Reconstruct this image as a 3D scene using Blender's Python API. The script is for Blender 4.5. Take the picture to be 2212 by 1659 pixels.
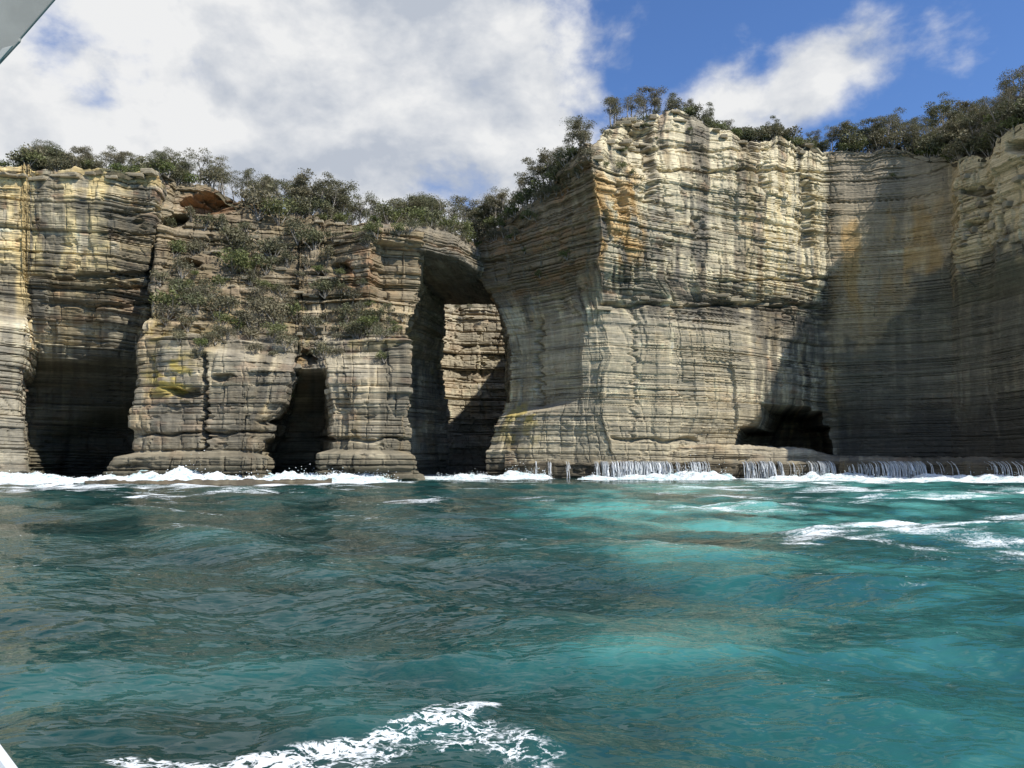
import bpy, math, random
import numpy as np

for o in list(bpy.data.objects):
    bpy.data.objects.remove(o, do_unlink=True)
scene = bpy.context.scene
col = scene.collection
random.seed(7)
RNG = np.random.default_rng(11)

# ------------------------------------------------------------------ camera
# measuring frame: the photograph at 2212 x 1659, focal length 1662 px, eye level at row 995
F, CX, YH, EYE = 1662.0, 1106.0, 995.0, 2.6
cam = bpy.data.cameras.new("camera")
cam.sensor_width = 36.0
cam.lens = 36.0 * F / 2212.0
cam.shift_y = (YH - 829.5) / 2212.0
cam.clip_start = 0.05
cam.clip_end = 20000
camo = bpy.data.objects.new("camera", cam)
camo.location = (0, 0, EYE)
camo.rotation_euler = (math.radians(90), 0, 0)
col.objects.link(camo)
scene.camera = camo

# ------------------------------------------------------------------ sun and sky
SUN_EL, SUN_AZ = 47.0, 57.0          # azimuth: degrees to the right of "behind the camera"
sd = (math.sin(math.radians(SUN_AZ)) * math.cos(math.radians(SUN_EL)),
      -math.cos(math.radians(SUN_AZ)) * math.cos(math.radians(SUN_EL)),
      math.sin(math.radians(SUN_EL)))
sun = bpy.data.lights.new("sun", 'SUN')
sun.energy = 5.0
sun.angle = math.radians(0.53)
sun.color = (1.0, 0.965, 0.90)
suno = bpy.data.objects.new("sun", sun)
from mathutils import Vector
suno.rotation_euler = Vector(sd).to_track_quat('Z', 'Y').to_euler()
suno.location = (40, -40, 90)
col.objects.link(suno)

scene.view_settings.view_transform = 'Standard'
scene.view_settings.look = 'None'
scene.view_settings.gamma = 1.0
scene.view_settings.use_curve_mapping = False
scene.view_settings.exposure = 0.18


class NT:
    """small helper for node trees"""
    def __init__(self, tree):
        self.t = tree
        tree.nodes.clear()

    def n(self, kind, **kw):
        nd = self.t.nodes.new(kind)
        for k, v in kw.items():
            if hasattr(nd, k):
                setattr(nd, k, v)
        return nd

    def set(self, sock, v):
        if isinstance(v, bpy.types.NodeSocket):
            self.t.links.new(v, sock)
        elif v is not None:
            sock.default_value = v

    def math(self, op, a, b=None, c=None, clamp=False):
        nd = self.n('ShaderNodeMath', operation=op, use_clamp=clamp)
        self.set(nd.inputs[0], a)
        if b is not None:
            self.set(nd.inputs[1], b)
        if c is not None:
            self.set(nd.inputs[2], c)
        return nd.outputs[0]

    def vmath(self, op, a, b=None):
        nd = self.n('ShaderNodeVectorMath', operation=op)
        self.set(nd.inputs[0], a)
        if b is not None:
            self.set(nd.inputs[1], b)
        return nd.outputs['Value'] if op in ('DOT_PRODUCT', 'LENGTH', 'DISTANCE') else nd.outputs[0]

    def ramp(self, v, a, b, c=0.0, d=1.0, smooth=True):
        nd = self.n('ShaderNodeMapRange', interpolation_type='SMOOTHSTEP' if smooth else 'LINEAR')
        self.set(nd.inputs[0], v)
        for i, q in enumerate((a, b, c, d)):
            self.set(nd.inputs[1 + i], q)
        return nd.outputs[0]

    def noise(self, vec, scale, detail=4.0, rough=0.55, dist=0.0):
        nd = self.n('ShaderNodeTexNoise')
        self.set(nd.inputs['Vector'], vec)
        self.set(nd.inputs['Scale'], scale)
        self.set(nd.inputs['Detail'], detail)
        self.set(nd.inputs['Roughness'], rough)
        self.set(nd.inputs['Distortion'], dist)
        return nd.outputs['Fac'], nd.outputs['Color']

    def mapping(self, vec, scale=(1, 1, 1), loc=(0, 0, 0), rot=(0, 0, 0)):
        nd = self.n('ShaderNodeMapping')
        self.set(nd.inputs['Vector'], vec)
        nd.inputs['Scale'].default_value = scale
        nd.inputs['Location'].default_value = loc
        nd.inputs['Rotation'].default_value = rot
        return nd.outputs[0]

    def mix(self, fac, a, b, mode='MIX'):
        nd = self.n('ShaderNodeMix', data_type='RGBA', blend_type=mode)
        self.set(nd.inputs[0], fac)
        self.set(nd.inputs[6], a)
        self.set(nd.inputs[7], b)
        return nd.outputs[2]


def vdir(px, py):
    v = Vector(((px - CX) / F, 1.0, (YH - py) / F))
    return v.normalized()


world = bpy.data.worlds.new("World")
scene.world = world
world.use_nodes = True
w = NT(world.node_tree)
sky = w.n('ShaderNodeTexSky', sky_type='NISHITA')
sky.sun_disc = False
sky.sun_elevation = math.radians(SUN_EL)
sky.sun_rotation = math.radians(180 - SUN_AZ)
sky.air_density = 1.0
sky.dust_density = 0.3
sky.ozone_density = 2.0
tc = w.n('ShaderNodeTexCoord')
D = tc.outputs['Generated']
# clouds: turbulence in the direction of view, with broad clear and covered areas
warp = w.noise(w.mapping(D, (1, 1, 1.3)), 3.0, 3.0, 0.6)[1]
wv = w.n('ShaderNodeVectorMath', operation='SUBTRACT'); w.set(wv.inputs[0], warp); wv.inputs[1].default_value = (.5, .5, .5)
ws = w.n('ShaderNodeVectorMath', operation='SCALE'); w.set(ws.inputs[0], wv.outputs[0]); ws.inputs['Scale'].default_value = 0.07
Dw = w.vmath('ADD', D, ws.outputs[0])
n1 = w.noise(w.mapping(Dw, (1, 1, 1.5), (0.3, 0.1, 0.7)), 5.2, 10.0, 0.56)[0]


def blob(px, py, r_in, r_out, amp):
    d = vdir(px, py)
    dot = w.vmath('DOT_PRODUCT', D, tuple(d))
    ang = w.ramp(dot, math.cos(math.radians(r_out)), math.cos(math.radians(r_in)), 0.0, amp)
    return ang


cover = w.math('MULTIPLY_ADD', n1, 2.1, -0.43)
# clear towards the sun and the right, overcast towards the left
cover = w.math('ADD', cover, w.ramp(w.vmath('DOT_PRODUCT', D, (0.80, -0.55, 0.25)), -0.75, 0.55, 0.20, -0.17, False))
for b_ in [(2100, 60, 0, 20, -0.38), (1330, 120, 0, 7, -0.22), (1560, 40, 0, 6, -0.14), (190, 120, 0, 4.5, -0.26), (70, 40, 0, 4, -0.14),
           (1640, 200, 0, 6, 0.34), (1800, 140, 0, 4.5, 0.27), (1880, 105, 0, 3.0, 0.12), (500, 200, 6, 26, 0.16), (1000, 260, 0, 14, 0.14)]:
    cover = w.math('ADD', cover, blob(*b_))
dens = w.ramp(cover, 0.42, 0.82)
n2 = w.noise(w.mapping(Dw, (1, 1, 1.7), (1.3, 2.1, 0.2)), 3.3, 7.0, 0.58)[0]
off = w.n('ShaderNodeVectorMath', operation='ADD'); w.set(off.inputs[0], Dw); off.inputs[1].default_value = tuple(0.045 * q for q in sd)
n1b = w.noise(w.mapping(off.outputs[0], (1, 1, 1.5), (0.3, 0.1, 0.7)), 5.2, 6.0, 0.56)[0]
rel = w.math('MULTIPLY', w.math('SUBTRACT', n1, n1b), 4.2)
thick = w.math('ADD', w.ramp(n2, 0.36, 0.66, 0.12, 0.85), rel)
br = w.math('ADD', thick, blob(420, 170, 0, 14, 0.15))
br = w.math('ADD', br, blob(850, 130, 1, 9, 0.15))
br = w.math('ADD', br, blob(900, 30, 1, 10, -0.30), clamp=True)
ccol = w.mix(br, (8.8, 9.6, 11.0, 1), (15.2, 15.3, 15.4, 1))
gain = w.mix(1.0, sky.outputs[0], (1.55, 2.05, 2.85, 1), 'MULTIPLY')
skyc = w.mix(dens, gain, ccol)
bg = w.n('ShaderNodeBackground')
w.set(bg.inputs[0], skyc)
bg.inputs[1].default_value = 0.050
wo = w.n('ShaderNodeOutputWorld')
world.node_tree.links.new(bg.outputs[0], wo.inputs[0])

# ------------------------------------------------------------------ numpy noise
def _h(ix, iy, iz, seed):
    n = (ix.astype(np.int64) * 374761393 + iy.astype(np.int64) * 668265263 + iz.astype(np.int64) * 2147483647 + int(seed) * 974634777) & 0xFFFFFFFF
    n = n.astype(np.uint32)
    n = (n ^ (n >> np.uint32(13))) * np.uint32(1274126177)
    n = (n ^ (n >> np.uint32(16))) * np.uint32(2246822519)
    return ((n ^ (n >> np.uint32(15))) & np.uint32(0xFFFFFF)).astype(np.float32) / 16777215.0


def h1(i, seed=0):
    i = np.asarray(i)
    return _h(i, i * 0 + 3, i * 0 + 5, seed)


def h2(i, j, seed=0):
    i, j = np.broadcast_arrays(np.asarray(i), np.asarray(j))
    return _h(i, j, i * 0 + 7, seed)


def n2d(x, y, seed=0):
    x, y = np.broadcast_arrays(np.asarray(x, np.float64), np.asarray(y, np.float64))
    ix, iy = np.floor(x), np.floor(y)
    fx, fy = (x - ix).astype(np.float32), (y - iy).astype(np.float32)
    fx = fx * fx * (3 - 2 * fx); fy = fy * fy * (3 - 2 * fy)
    a = h2(ix, iy, seed); b = h2(ix + 1, iy, seed); c = h2(ix, iy + 1, seed); d = h2(ix + 1, iy + 1, seed)
    return ((a * (1 - fx) + b * fx) * (1 - fy) + (c * (1 - fx) + d * fx) * fy) * 2 - 1


def fbm(x, y, seed=0, octv=4, g=0.5):
    s, a, t = 0.0, 1.0, 0.0
    for k in range(octv):
        s = s + a * n2d(x * 2 ** k + 17.3 * k, y * 2 ** k - 9.1 * k, seed + 31 * k)
        t += a; a *= g
    return 1.6 * s / t


def sstep(a, b, x):
    t = np.clip((x - a) / (b - a), 0, 1)
    return t * t * (3 - 2 * t)


def proj(X, Y, Z):
    return CX + X / Y * F, YH - (Z - EYE) / Y * F


def WX(px, Y):
    return (px - CX) / F * Y


def WZ(py, Y):
    return EYE + (YH - py) / F * Y

# ------------------------------------------------------------------ mesh helpers
def mesh_arrays(name, verts, faces, colors=None, attrs=None, smooth=False):
    me = bpy.data.meshes.new(name)
    verts = np.ascontiguousarray(verts, dtype=np.float32)
    faces = np.ascontiguousarray(faces, dtype=np.int32)
    k = faces.shape[1]
    me.vertices.add(len(verts)); me.vertices.foreach_set("co", verts.ravel())
    me.loops.add(faces.size); me.loops.foreach_set("vertex_index", faces.ravel())
    me.polygons.add(len(faces))
    me.polygons.foreach_set("loop_start", np.arange(0, faces.size, k, dtype=np.int32))
    me.update(calc_edges=True)
    me.polygons.foreach_set("use_smooth", np.full(len(faces), smooth, dtype=bool))
    if colors is not None:
        a = me.attributes.new("Col", 'FLOAT_COLOR', 'POINT')
        c = np.ones((len(verts), 4), np.float32); c[:, :3] = colors
        a.data.foreach_set("color", c.ravel())
    for nm, arr in (attrs or {}).items():
        a = me.attributes.new(nm, 'FLOAT', 'POINT')
        a.data.foreach_set("value", np.ascontiguousarray(arr, dtype=np.float32))
    return me


def link(name, data, mat=None, parent=None, loc=None):
    o = bpy.data.objects.new(name, data)
    col.objects.link(o)
    if mat is not None and data is not None and not data.materials:
        data.materials.append(mat)
    if parent is not None:
        o.parent = parent
    if loc is not None:
        o.location = loc
    return o


def tag(o, label=None, cat=None, group=None, kind=None):
    if label: o["label"] = label
    if cat: o["category"] = cat
    if group: o["group"] = group
    if kind: o["kind"] = kind
    return o


def grid_faces(nu, nv):
    i = np.arange(nu - 1)[:, None] * nv + np.arange(nv - 1)[None, :]
    return np.stack([i, i + nv, i + nv + 1, i + 1], -1).reshape(-1, 4)


def box_smooth(a, r, axis=0):
    if r < 1:
        return a
    k = 2 * r + 1
    pad = [(0, 0)] * a.ndim; pad[axis] = (r + 1, r)
    p = np.pad(a, pad, mode='edge').cumsum(axis)
    n = a.shape[axis]
    hi = np.take(p, np.arange(k, k + n), axis); lo = np.take(p, np.arange(0, n), axis)
    return (hi - lo) / k

# ------------------------------------------------------------------ materials
def principled(name):
    m = bpy.data.materials.new(name); m.use_nodes = True
    t = NT(m.node_tree)
    out = t.n('ShaderNodeOutputMaterial'); p = t.n('ShaderNodeBsdfPrincipled')
    m.node_tree.links.new(p.outputs[0], out.inputs[0])
    return m, t, p, out


def rock_material():
    m, t, p, out = principled("sandstone")
    at = t.n('ShaderNodeAttribute', attribute_name="Col")
    tcn = t.n('ShaderNodeTexCoord'); ob = tcn.outputs['Object']
    # fine bedding lines, mottling and weather grain
    lay = t.noise(t.mapping(ob, (0.09, 0.09, 6.0)), 1.0, 4.0, 0.68)[0]
    mot = t.noise(ob, 1.7, 5.0, 0.68)[0]
    v = t.math('ADD', t.ramp(lay, 0.28, 0.72, 0.62, 1.36, False), t.ramp(mot, 0.25, 0.75, -0.22, 0.22, False))
    vc = t.n('ShaderNodeCombineColor')
    for i in range(3):
        t.set(vc.inputs[i], v)
    c = t.mix(1.0, at.outputs['Color'], vc.outputs[0], 'MULTIPLY')
    t.set(p.inputs['Base Color'], c)
    p.inputs['Roughness'].default_value = 0.9
    p.inputs['Specular IOR Level'].default_value = 0.25
    b = t.n('ShaderNodeBump'); b.inputs['Strength'].default_value = 0.8; b.inputs['Distance'].default_value = 0.26
    t.set(b.inputs['Height'], t.noise(t.mapping(ob, (0.12, 0.12, 6.5)), 1.0, 3.0, 0.68)[0])
    t.set(p.inputs['Normal'], b.outputs[0])
    return m


ROCK = rock_material()

# ------------------------------------------------------------------ strata
class Strata:
    """horizontal beds: major units of several metres, each made of thin beds"""
    def __init__(self, seed, zmin=-6, zmax=75, tmin=0.24, tmax=1.5, med=0.5):
        r = np.random.default_rng(seed)
        b = [zmin]; maj = [zmin]
        while b[-1] < zmax:
            b.append(b[-1] + float(np.clip(r.lognormal(math.log(med), 0.6), tmin, tmax)))
        while maj[-1] < zmax:
            maj.append(maj[-1] + float(r.uniform(2.2, 5.2)))
        self.b = np.array(b); self.maj = np.array(maj)
        self.off = r.uniform(-1, 1, len(b)); self.moff = r.uniform(-1, 1, len(maj))
        self.wid = r.uniform(2.0, 9.0, len(b)); self.ph = r.uniform(0, 50, len(b))
        self.tone = r.normal(0, 1, len(b)); self.mtone = r.normal(0, 1, len(maj))
        self.notch = r.uniform(0, 1, len(b)) ** 1.5
        self.seed = seed

    def idx(self, zz):
        i = np.clip(np.searchsorted(self.b, zz) - 1, 0, len(self.b) - 2)
        fr = (zz - self.b[i]); th = self.b[i + 1] - self.b[i]
        j = np.clip(np.searchsorted(self.maj, zz) - 1, 0, len(self.maj) - 2)
        mfr = zz - self.maj[j]; mth = self.maj[j + 1] - self.maj[j]
        return i, fr, th, j, mfr, mth

    def disp(self, u, zz, rough, block, massb=0.0, panel=0.6):
        """outward offset; rough and block are amplitudes (arrays or numbers)"""
        s = self.seed
        i, fr, th, j, mfr, mth = self.idx(zz)
        # thin beds: each stands proud by its own amount, which changes along the bed
        lat = n2d(u / 5.0 + self.ph[i], i * 3.7, s + 1)
        # massive panels alternate with thinly bedded rock
        mass = sstep(-0.12, 0.32, fbm(u / 10.0, zz / 6.0, s + 40, 3) + massb)
        thin = rough * (1.15 - 0.93 * mass)
        d = thin * (0.20 * self.off[i] + 0.07 * lat)
        # rounded bed edges and recessed bedding joints
        e = np.minimum(fr, th - fr)
        d = d - (0.03 + 0.97 * thin) * (0.14 + 0.80 * self.notch[i] * np.clip(0.55 + 0.75 * n2d(u / 4.0, i * 1.3, s + 2), 0, 1.2)) * np.exp(-(e / 0.062) ** 2)
        # blocks cut by upright joints
        q = u / self.wid[i] + self.ph[i] + 0.15 * n2d(u * 0.7, zz * 0.4, s + 3)
        cell = np.floor(q); f = np.minimum(q - cell, 1 - (q - cell)) * self.wid[i]
        hb = h2(cell, i, s + 4)
        d = d + block * (0.20 * (hb - 0.5) + 0.55 * np.where(hb > 0.95, 1.0, 0.0) * (h2(cell, i, s + 5) - 0.4))
        d = d - block * 0.24 * np.exp(-(f / 0.07) ** 2) * (h2(cell, i, s + 13) > 0.45)
        # major units: offsets, large joint blocks, undercut bases
        qm = u / (5.0 + 3.0 * h1(j, s + 6)) + 11.3 * j + 0.25 * n2d(u * 0.2, zz * 0.15, s + 7)
        cm = np.floor(qm); fm = np.minimum(qm - cm, 1 - (qm - cm)) * 6
        hm = h2(cm, j, s + 8)
        d = d + rough * 0.34 * self.moff[j] + block * 0.60 * (hm - 0.5)
        d = d - block * 0.38 * np.exp(-(fm / 0.13) ** 2) * (hm > 0.35)
        d = d - rough * 0.55 * np.exp(-(mfr / 0.22) ** 2) * (0.4 + 0.6 * h1(j, s + 9))
        # tall upright panels bounded by long joints
        for wp, hp, ap, sp in ((6.5, 15.0, 0.75, 70), (2.6, 8.0, 0.34, 75)):
            qp = u / wp + 0.30 * n2d(zz / 7.0, u / 40, s + sp) + 0.08 * n2d(zz / 1.1, u / 5, s + sp + 1)
            cp = np.floor(qp); fp = np.minimum(qp - cp, 1 - (qp - cp)) * wp
            zl = np.floor((zz + hp * h1(cp, s + sp + 2)) / hp)
            hpn = h2(cp, zl, s + sp + 3)
            d = d + panel * ap * (hpn - 0.5) * 1.6 - panel * 0.35 * np.exp(-(fp / 0.10) ** 2) * (hpn > 0.4)
        # weathered hollows
        d = d - block * 0.5 * sstep(0.6, 0.95, fbm(u / 2.2, zz / 0.9, s + 10, 3)) 
        d = d + 0.075 * fbm(u / 0.9, zz / 0.6, s + 11, 3) * (0.3 + 0.7 * rough) + 0.14 * fbm(u / 9.0, zz / 8.0, s + 12, 3)
        return d, i, j, hb, hm


def rot_noise_edges(px, py, s):
    return px + 9 * fbm(px / 26, py / 9, s, 3), py + 6 * fbm(px / 40, py / 14, s + 5, 3)


def rect_mask(px, py, x0, x1, y0, y1, sx=6, sy=4, s=77):
    a, b = rot_noise_edges(px, py, s)
    return sstep(x0 - sx, x0 + sx, a) * (1 - sstep(x1 - sx, x1 + sx, a)) * sstep(y0 - sy, y0 + sy, b) * (1 - sstep(y1 - sy, y1 + sy, b))


def ell_mask(px, py, cx, cy, rx, ry, soft=0.35, s=78):
    a, b = rot_noise_edges(px, py, s)
    r = np.sqrt(((a - cx) / rx) ** 2 + ((b - cy) / ry) ** 2)
    return 1 - sstep(1 - soft, 1 + soft, r)


def lerp3(c, tgt, m):
    return c * (1 - m[..., None]) + np.array(tgt, np.float32) * m[..., None]

PALE = (0.50, 0.445, 0.33); TAN = (0.37, 0.305, 0.20); GREY = (0.27, 0.248, 0.205); DARK = (0.082, 0.080, 0.070)
OCHRE = (0.50, 0.33, 0.105); RUST = (0.36, 0.155, 0.065); CREAM = (0.62, 0.55, 0.385); SLATE = (0.105, 0.108, 0.097); LICHEN = (0.50, 0.39, 0.085)


def rock_colour(st, u, Z, zz, px, py, i, j, hb, hm, base, dark_amt, warm, cream=0.75):
    s = st.seed
    c = np.empty(u.shape + (3,), np.float32); c[:] = base
    t = np.clip(0.5 + 0.22 * st.tone[i] + 0.18 * st.mtone[j] + 0.35 * fbm(u / 7, zz / 3, s + 20, 3), 0, 1)
    c = lerp3(c, GREY, 0.75 * (1 - t)); c = lerp3(c, PALE, 0.6 * sstep(0.55, 1, t))
    c = lerp3(c, TAN, 0.6 * sstep(0.1, 0.6, fbm(u / 6 + 40, zz / 4, s + 21, 3)))
    # dark beds, and dark water stains running down the face
    bedk = sstep(0.25, 0.9, st.tone[i] * 0.6 + n2d(u / 10, i * 2.1, s + 22))
    c = lerp3(c, DARK, 0.75 * bedk * dark_amt)
    stn = sstep(0.05, 0.55, fbm(u / 1.6, Z / 16, s + 23, 4) + 0.35 * fbm(u / 14, Z / 10, s + 24, 3))
    c = lerp3(c, DARK, 0.70 * stn * dark_amt)
    pal = sstep(0.12, 0.6, fbm(u / 1.1 + 9, Z / 12, s + 25, 4) + 0.2 * fbm(u / 8, Z / 9, s + 26, 2))
    c = lerp3(c, CREAM, cream * pal * (1 - 0.5 * stn))
    och = sstep(0.15, 0.6, fbm(u / 4, Z / 7, s + 27, 4))
    c = lerp3(c, OCHRE, 0.55 * och * warm)
    rst = sstep(0.3, 0.65, fbm(u / 3 + 7, zz / 1.6, s + 28, 4))
    c = lerp3(c, RUST, 0.5 * rst * warm)
    c = c * (0.80 + 0.40 * hb[..., None]) * (0.90 + 0.20 * hm[..., None])
    # desert varnish patches, run-down streaks, tone of each bed
    var = sstep(0.05, 0.45, fbm(u / 11 + 3, Z / 6, s + 35, 4))
    c = lerp3(c, (0.115, 0.105, 0.088), 0.68 * var * dark_amt)
    strk = fbm(u / 0.85, Z / 20, s + 36, 4, 0.62) + 0.5 * fbm(u / 4.5, Z / 30, s + 37, 2)
    tn = np.clip(1 + 0.15 * st.tone[i] + 0.10 * st.mtone[j], 0.6, 1.4)
    c = c * (np.clip(1 + 0.30 * strk, 0.5, 1.4) * tn)[..., None]
    # dark tidal band just above the sea
    tide = 1 - sstep(1.2, 4.8, Z + 0.9 * fbm(u / 4, Z, s + 29, 3))
    c = lerp3(c, (0.075, 0.068, 0.052), 0.84 * tide)
    return np.clip(c, 0.02, 0.70)


class Sheet:
    pass


WARM = np.array([1.02, 0.98, 0.90], np.float32)


def loft(name, cols, du, dz, zb, st, stair=None, smooth=0.7, rough=1.0, block=1.0, base=GREY, dark=0.8, warm=0.5,
         recess=(), tint=None, plateau=None, massb=0.0, panel=0.6, label="", warpamp=0.5, zsm=0.5, cream=0.75, regions=None, segments=None):
    """rock wall lofted through plan columns; each column: dict(p=[(z, px, Y)...], top=z)"""
    tops = np.array([c['top'] for c in cols], float)
    nr = int(math.ceil((np.percentile(tops, 80) - zb) / dz)) + 1
    t = np.linspace(0, 1, nr)
    XS, YS, ZS = [], [], []
    for c in cols:
        z = zb + t * (c['top'] - zb)
        ze = z if stair is None else stair(z, c)
        pz = np.array([q[0] for q in c['p']], float)
        pY = np.array([q[2] for q in c['p']], float)
        pX = np.array([WX(q[1], q[2]) for q in c['p']], float)
        XS.append(np.interp(ze, pz, pX)); YS.append(np.interp(ze, pz, pY)); ZS.append(z)
    XS, YS, ZS = map(np.array, (XS, YS, ZS))
    seg = np.sqrt(np.diff(XS, axis=0) ** 2 + np.diff(YS, axis=0) ** 2)
    segl = np.percentile(seg, 70, axis=1)
    uu = np.concatenate([[0], np.cumsum(segl)])
    U = np.concatenate([np.linspace(uu[k], uu[k + 1], max(3, int(math.ceil(segl[k] / (du * cols[k].get('coarse', 1.0))))), endpoint=False) for k in range(len(cols) - 1)] + [[uu[-1]]])
    k = np.clip(np.searchsorted(uu, U, side='right') - 1, 0, len(cols) - 2)
    f = ((U - uu[k]) / (uu[k + 1] - uu[k]))[:, None]
    X = XS[k] * (1 - f) + XS[k + 1] * f
    Y = YS[k] * (1 - f) + YS[k + 1] * f
    Z = ZS[k] * (1 - f) + ZS[k + 1] * f
    r = int(0.6 * smooth / du)
    X = box_smooth(X, r); Y = box_smooth(Y, r)
    rz = int(zsm / dz)
    X = box_smooth(X, rz, 1); Y = box_smooth(Y, rz, 1)
    Xs, Ys = box_smooth(X, int(0.9 / du)), box_smooth(Y, int(0.9 / du))
    Xs, Ys = box_smooth(Xs, int(1.2 / dz), 1), box_smooth(Ys, int(1.2 / dz), 1)
    tx, ty = np.gradient(Xs, axis=0), np.gradient(Ys, axis=0)
    ln = np.sqrt(tx ** 2 + ty ** 2) + 1e-9
    nx, ny = ty / ln, -tx / ln
    Ug = np.broadcast_to(U[:, None], X.shape)
    px, py = proj(X, Y, Z)
    zz = Z + warpamp * fbm(X / 40, Y / 40, st.seed + 50, 2) * 1.1 + 0.05 * fbm(X / 5, Y / 5 + Z / 12, st.seed + 51, 2)
    rg = rough; bk = block
    if regions:
        rg, bk = regions(px, py, Z, rough, block)
    # rim breaks up into loose blocks
    mb = massb(px, py, Z) if callable(massb) else massb
    pn = panel(px, py, Z) if callable(panel) else panel
    d, i, j, hb, hm = st.disp(Ug, zz, rg, bk, mb, pn)
    for (kind, a, b, c_, d_, dep) in recess:
        mk = rect_mask(px, py, a, b, c_, d_) if kind == 'r' else ell_mask(px, py, a, b, c_, d_)
        d = d - dep * mk
    # roofs of caves and overhangs run nearly level: no bed relief there
    gz = np.sqrt(np.gradient(X, axis=1) ** 2 + np.gradient(Y, axis=1) ** 2) / dz
    d = d / (1 + (gz / 2.2) ** 2)
    X2, Y2 = X + nx * d, Y + ny * d
    Z2 = Z.copy()
    topn = (0.55 * fbm(Ug[:, -1] / 2.2, Ug[:, -1] * 0, st.seed + 60, 3) + 0.5 * np.floor(3 * n2d(Ug[:, -1] / 3.3, Ug[:, -1] * 0, st.seed + 61)) / 3)
    Z2 += (t[None, :] ** 14) * topn[:, None]
    C = rock_colour(st, Ug, Z2, zz, px, py, i, j, hb, hm, base, dark, warm, cream)
    if tint:
        C = tint(C, px, py, Z2, Ug, zz)
    C = np.clip(C * WARM, 0.015, 0.72)
    S = Sheet(); S.X, S.Y, S.Z, S.px, S.py, S.U, S.top_n = X2, Y2, Z2, px, py, U, (nx[:, -1], ny[:, -1])
    nu, nv = X.shape
    V = np.stack([X2, Y2, Z2], -1).reshape(-1, 3); Cf = C.reshape(-1, 3)
    faces = grid_faces(nu, nv)
    jm = j[:-1, :-1].reshape(-1)
    kk = np.broadcast_to(k[:, None], X.shape)[:-1, :-1].reshape(-1)
    key = kk * 1000 + jm
    root = link(name, None)
    tag(root, label, None, None, "structure")
    order = np.argsort(key, kind='stable'); ks = key[order]
    cuts = np.concatenate([[0], np.nonzero(np.diff(ks))[0] + 1, [len(ks)]])
    for a, b in zip(cuts[:-1], cuts[1:]):
        fs = faces[order[a:b]]
        ids, inv = np.unique(fs, return_inverse=True)
        me = mesh_arrays("rock_bed", V[ids], inv.reshape(-1, 4), Cf[ids])
        link("rock_bed", me, ROCK, root)
    S.root = root
    return S


def make_stair(seed, strength_fn):
    r = np.random.default_rng(seed)
    b = [-6.0]
    while b[-1] < 80:
        b.append(b[-1] + float(r.uniform(1.0, 2.7)))
    b = np.array(b)
    def f(z, c):
        i = np.clip(np.searchsorted(b, z) - 1, 0, len(b) - 2)
        th = b[i + 1] - b[i]; fr = (z - b[i]) / th
        zs = b[i] + th * sstep(0.72, 1.0, fr)
        k = strength_fn(z)
        return z * (1 - k) + zs * k
    return f


DU, DZ = 0.20, 0.10

# ------------------------------------------------------------------ left cliff
def P(top, *p):
    return dict(top=top, p=list(p))

def zone(px, py, pts, soft):
    """mask by horizontal band whose limits vary with px"""
    return None

L_cols = [
    P(42, (-2, -420, 84), (42, -420, 92)),
    P(42, (-2, -50, 91), (16, -50, 92.5), (19, -50, 94), (22, -45, 99), (27, -42, 102), (42, -40, 102)),
    P(42.2, (-2, 62, 94.5), (3, 58, 95), (6, 52, 96), (12, 46, 96.5), (17, 52, 97), (20, 58, 98.5), (22, 52, 103.5), (26, 48, 103.3), (42, 44, 103)),
    P(42.2, (-2, 70, 115), (8, 62, 115), (13.5, 62, 115), (15.5, 74, 112.5), (17.5, 76, 107.8), (21, 74, 105.6), (25, 70, 104.6), (27.2, 68, 104), (42, 66, 103.5)),
    P(42.1, (-2, 140, 126), (6, 150, 124), (9, 160, 118.5), (13.5, 160, 116.5), (15.6, 160, 114.5), (16.6, 158, 109.8), (21, 157, 107.4), (24.5, 155, 106), (27.5, 150, 104.6), (36, 150, 103.3), (42, 150, 104)),
    P(42.4, (-2, 240, 130), (8, 240, 128), (11, 240, 120), (14.5, 240, 117), (16.4, 240, 114.5), (17.4, 240, 110.8), (22, 240, 108.4), (26, 240, 106.8), (28.5, 240, 105.8), (36, 240, 104.8), (42, 245, 105)),
    P(43, (-2, 310, 132), (8, 310, 130), (12, 310, 121), (17, 310, 115), (24, 318, 112), (30, 325, 109.5), (40, 335, 107.5), (43, 335, 107.5)),
    P(44, (-2, 365, 122), (44, 362, 113)),
    P(44, (-2, 420, 132), (44, 420, 128)),
]
st_L = Strata(3)
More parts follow.
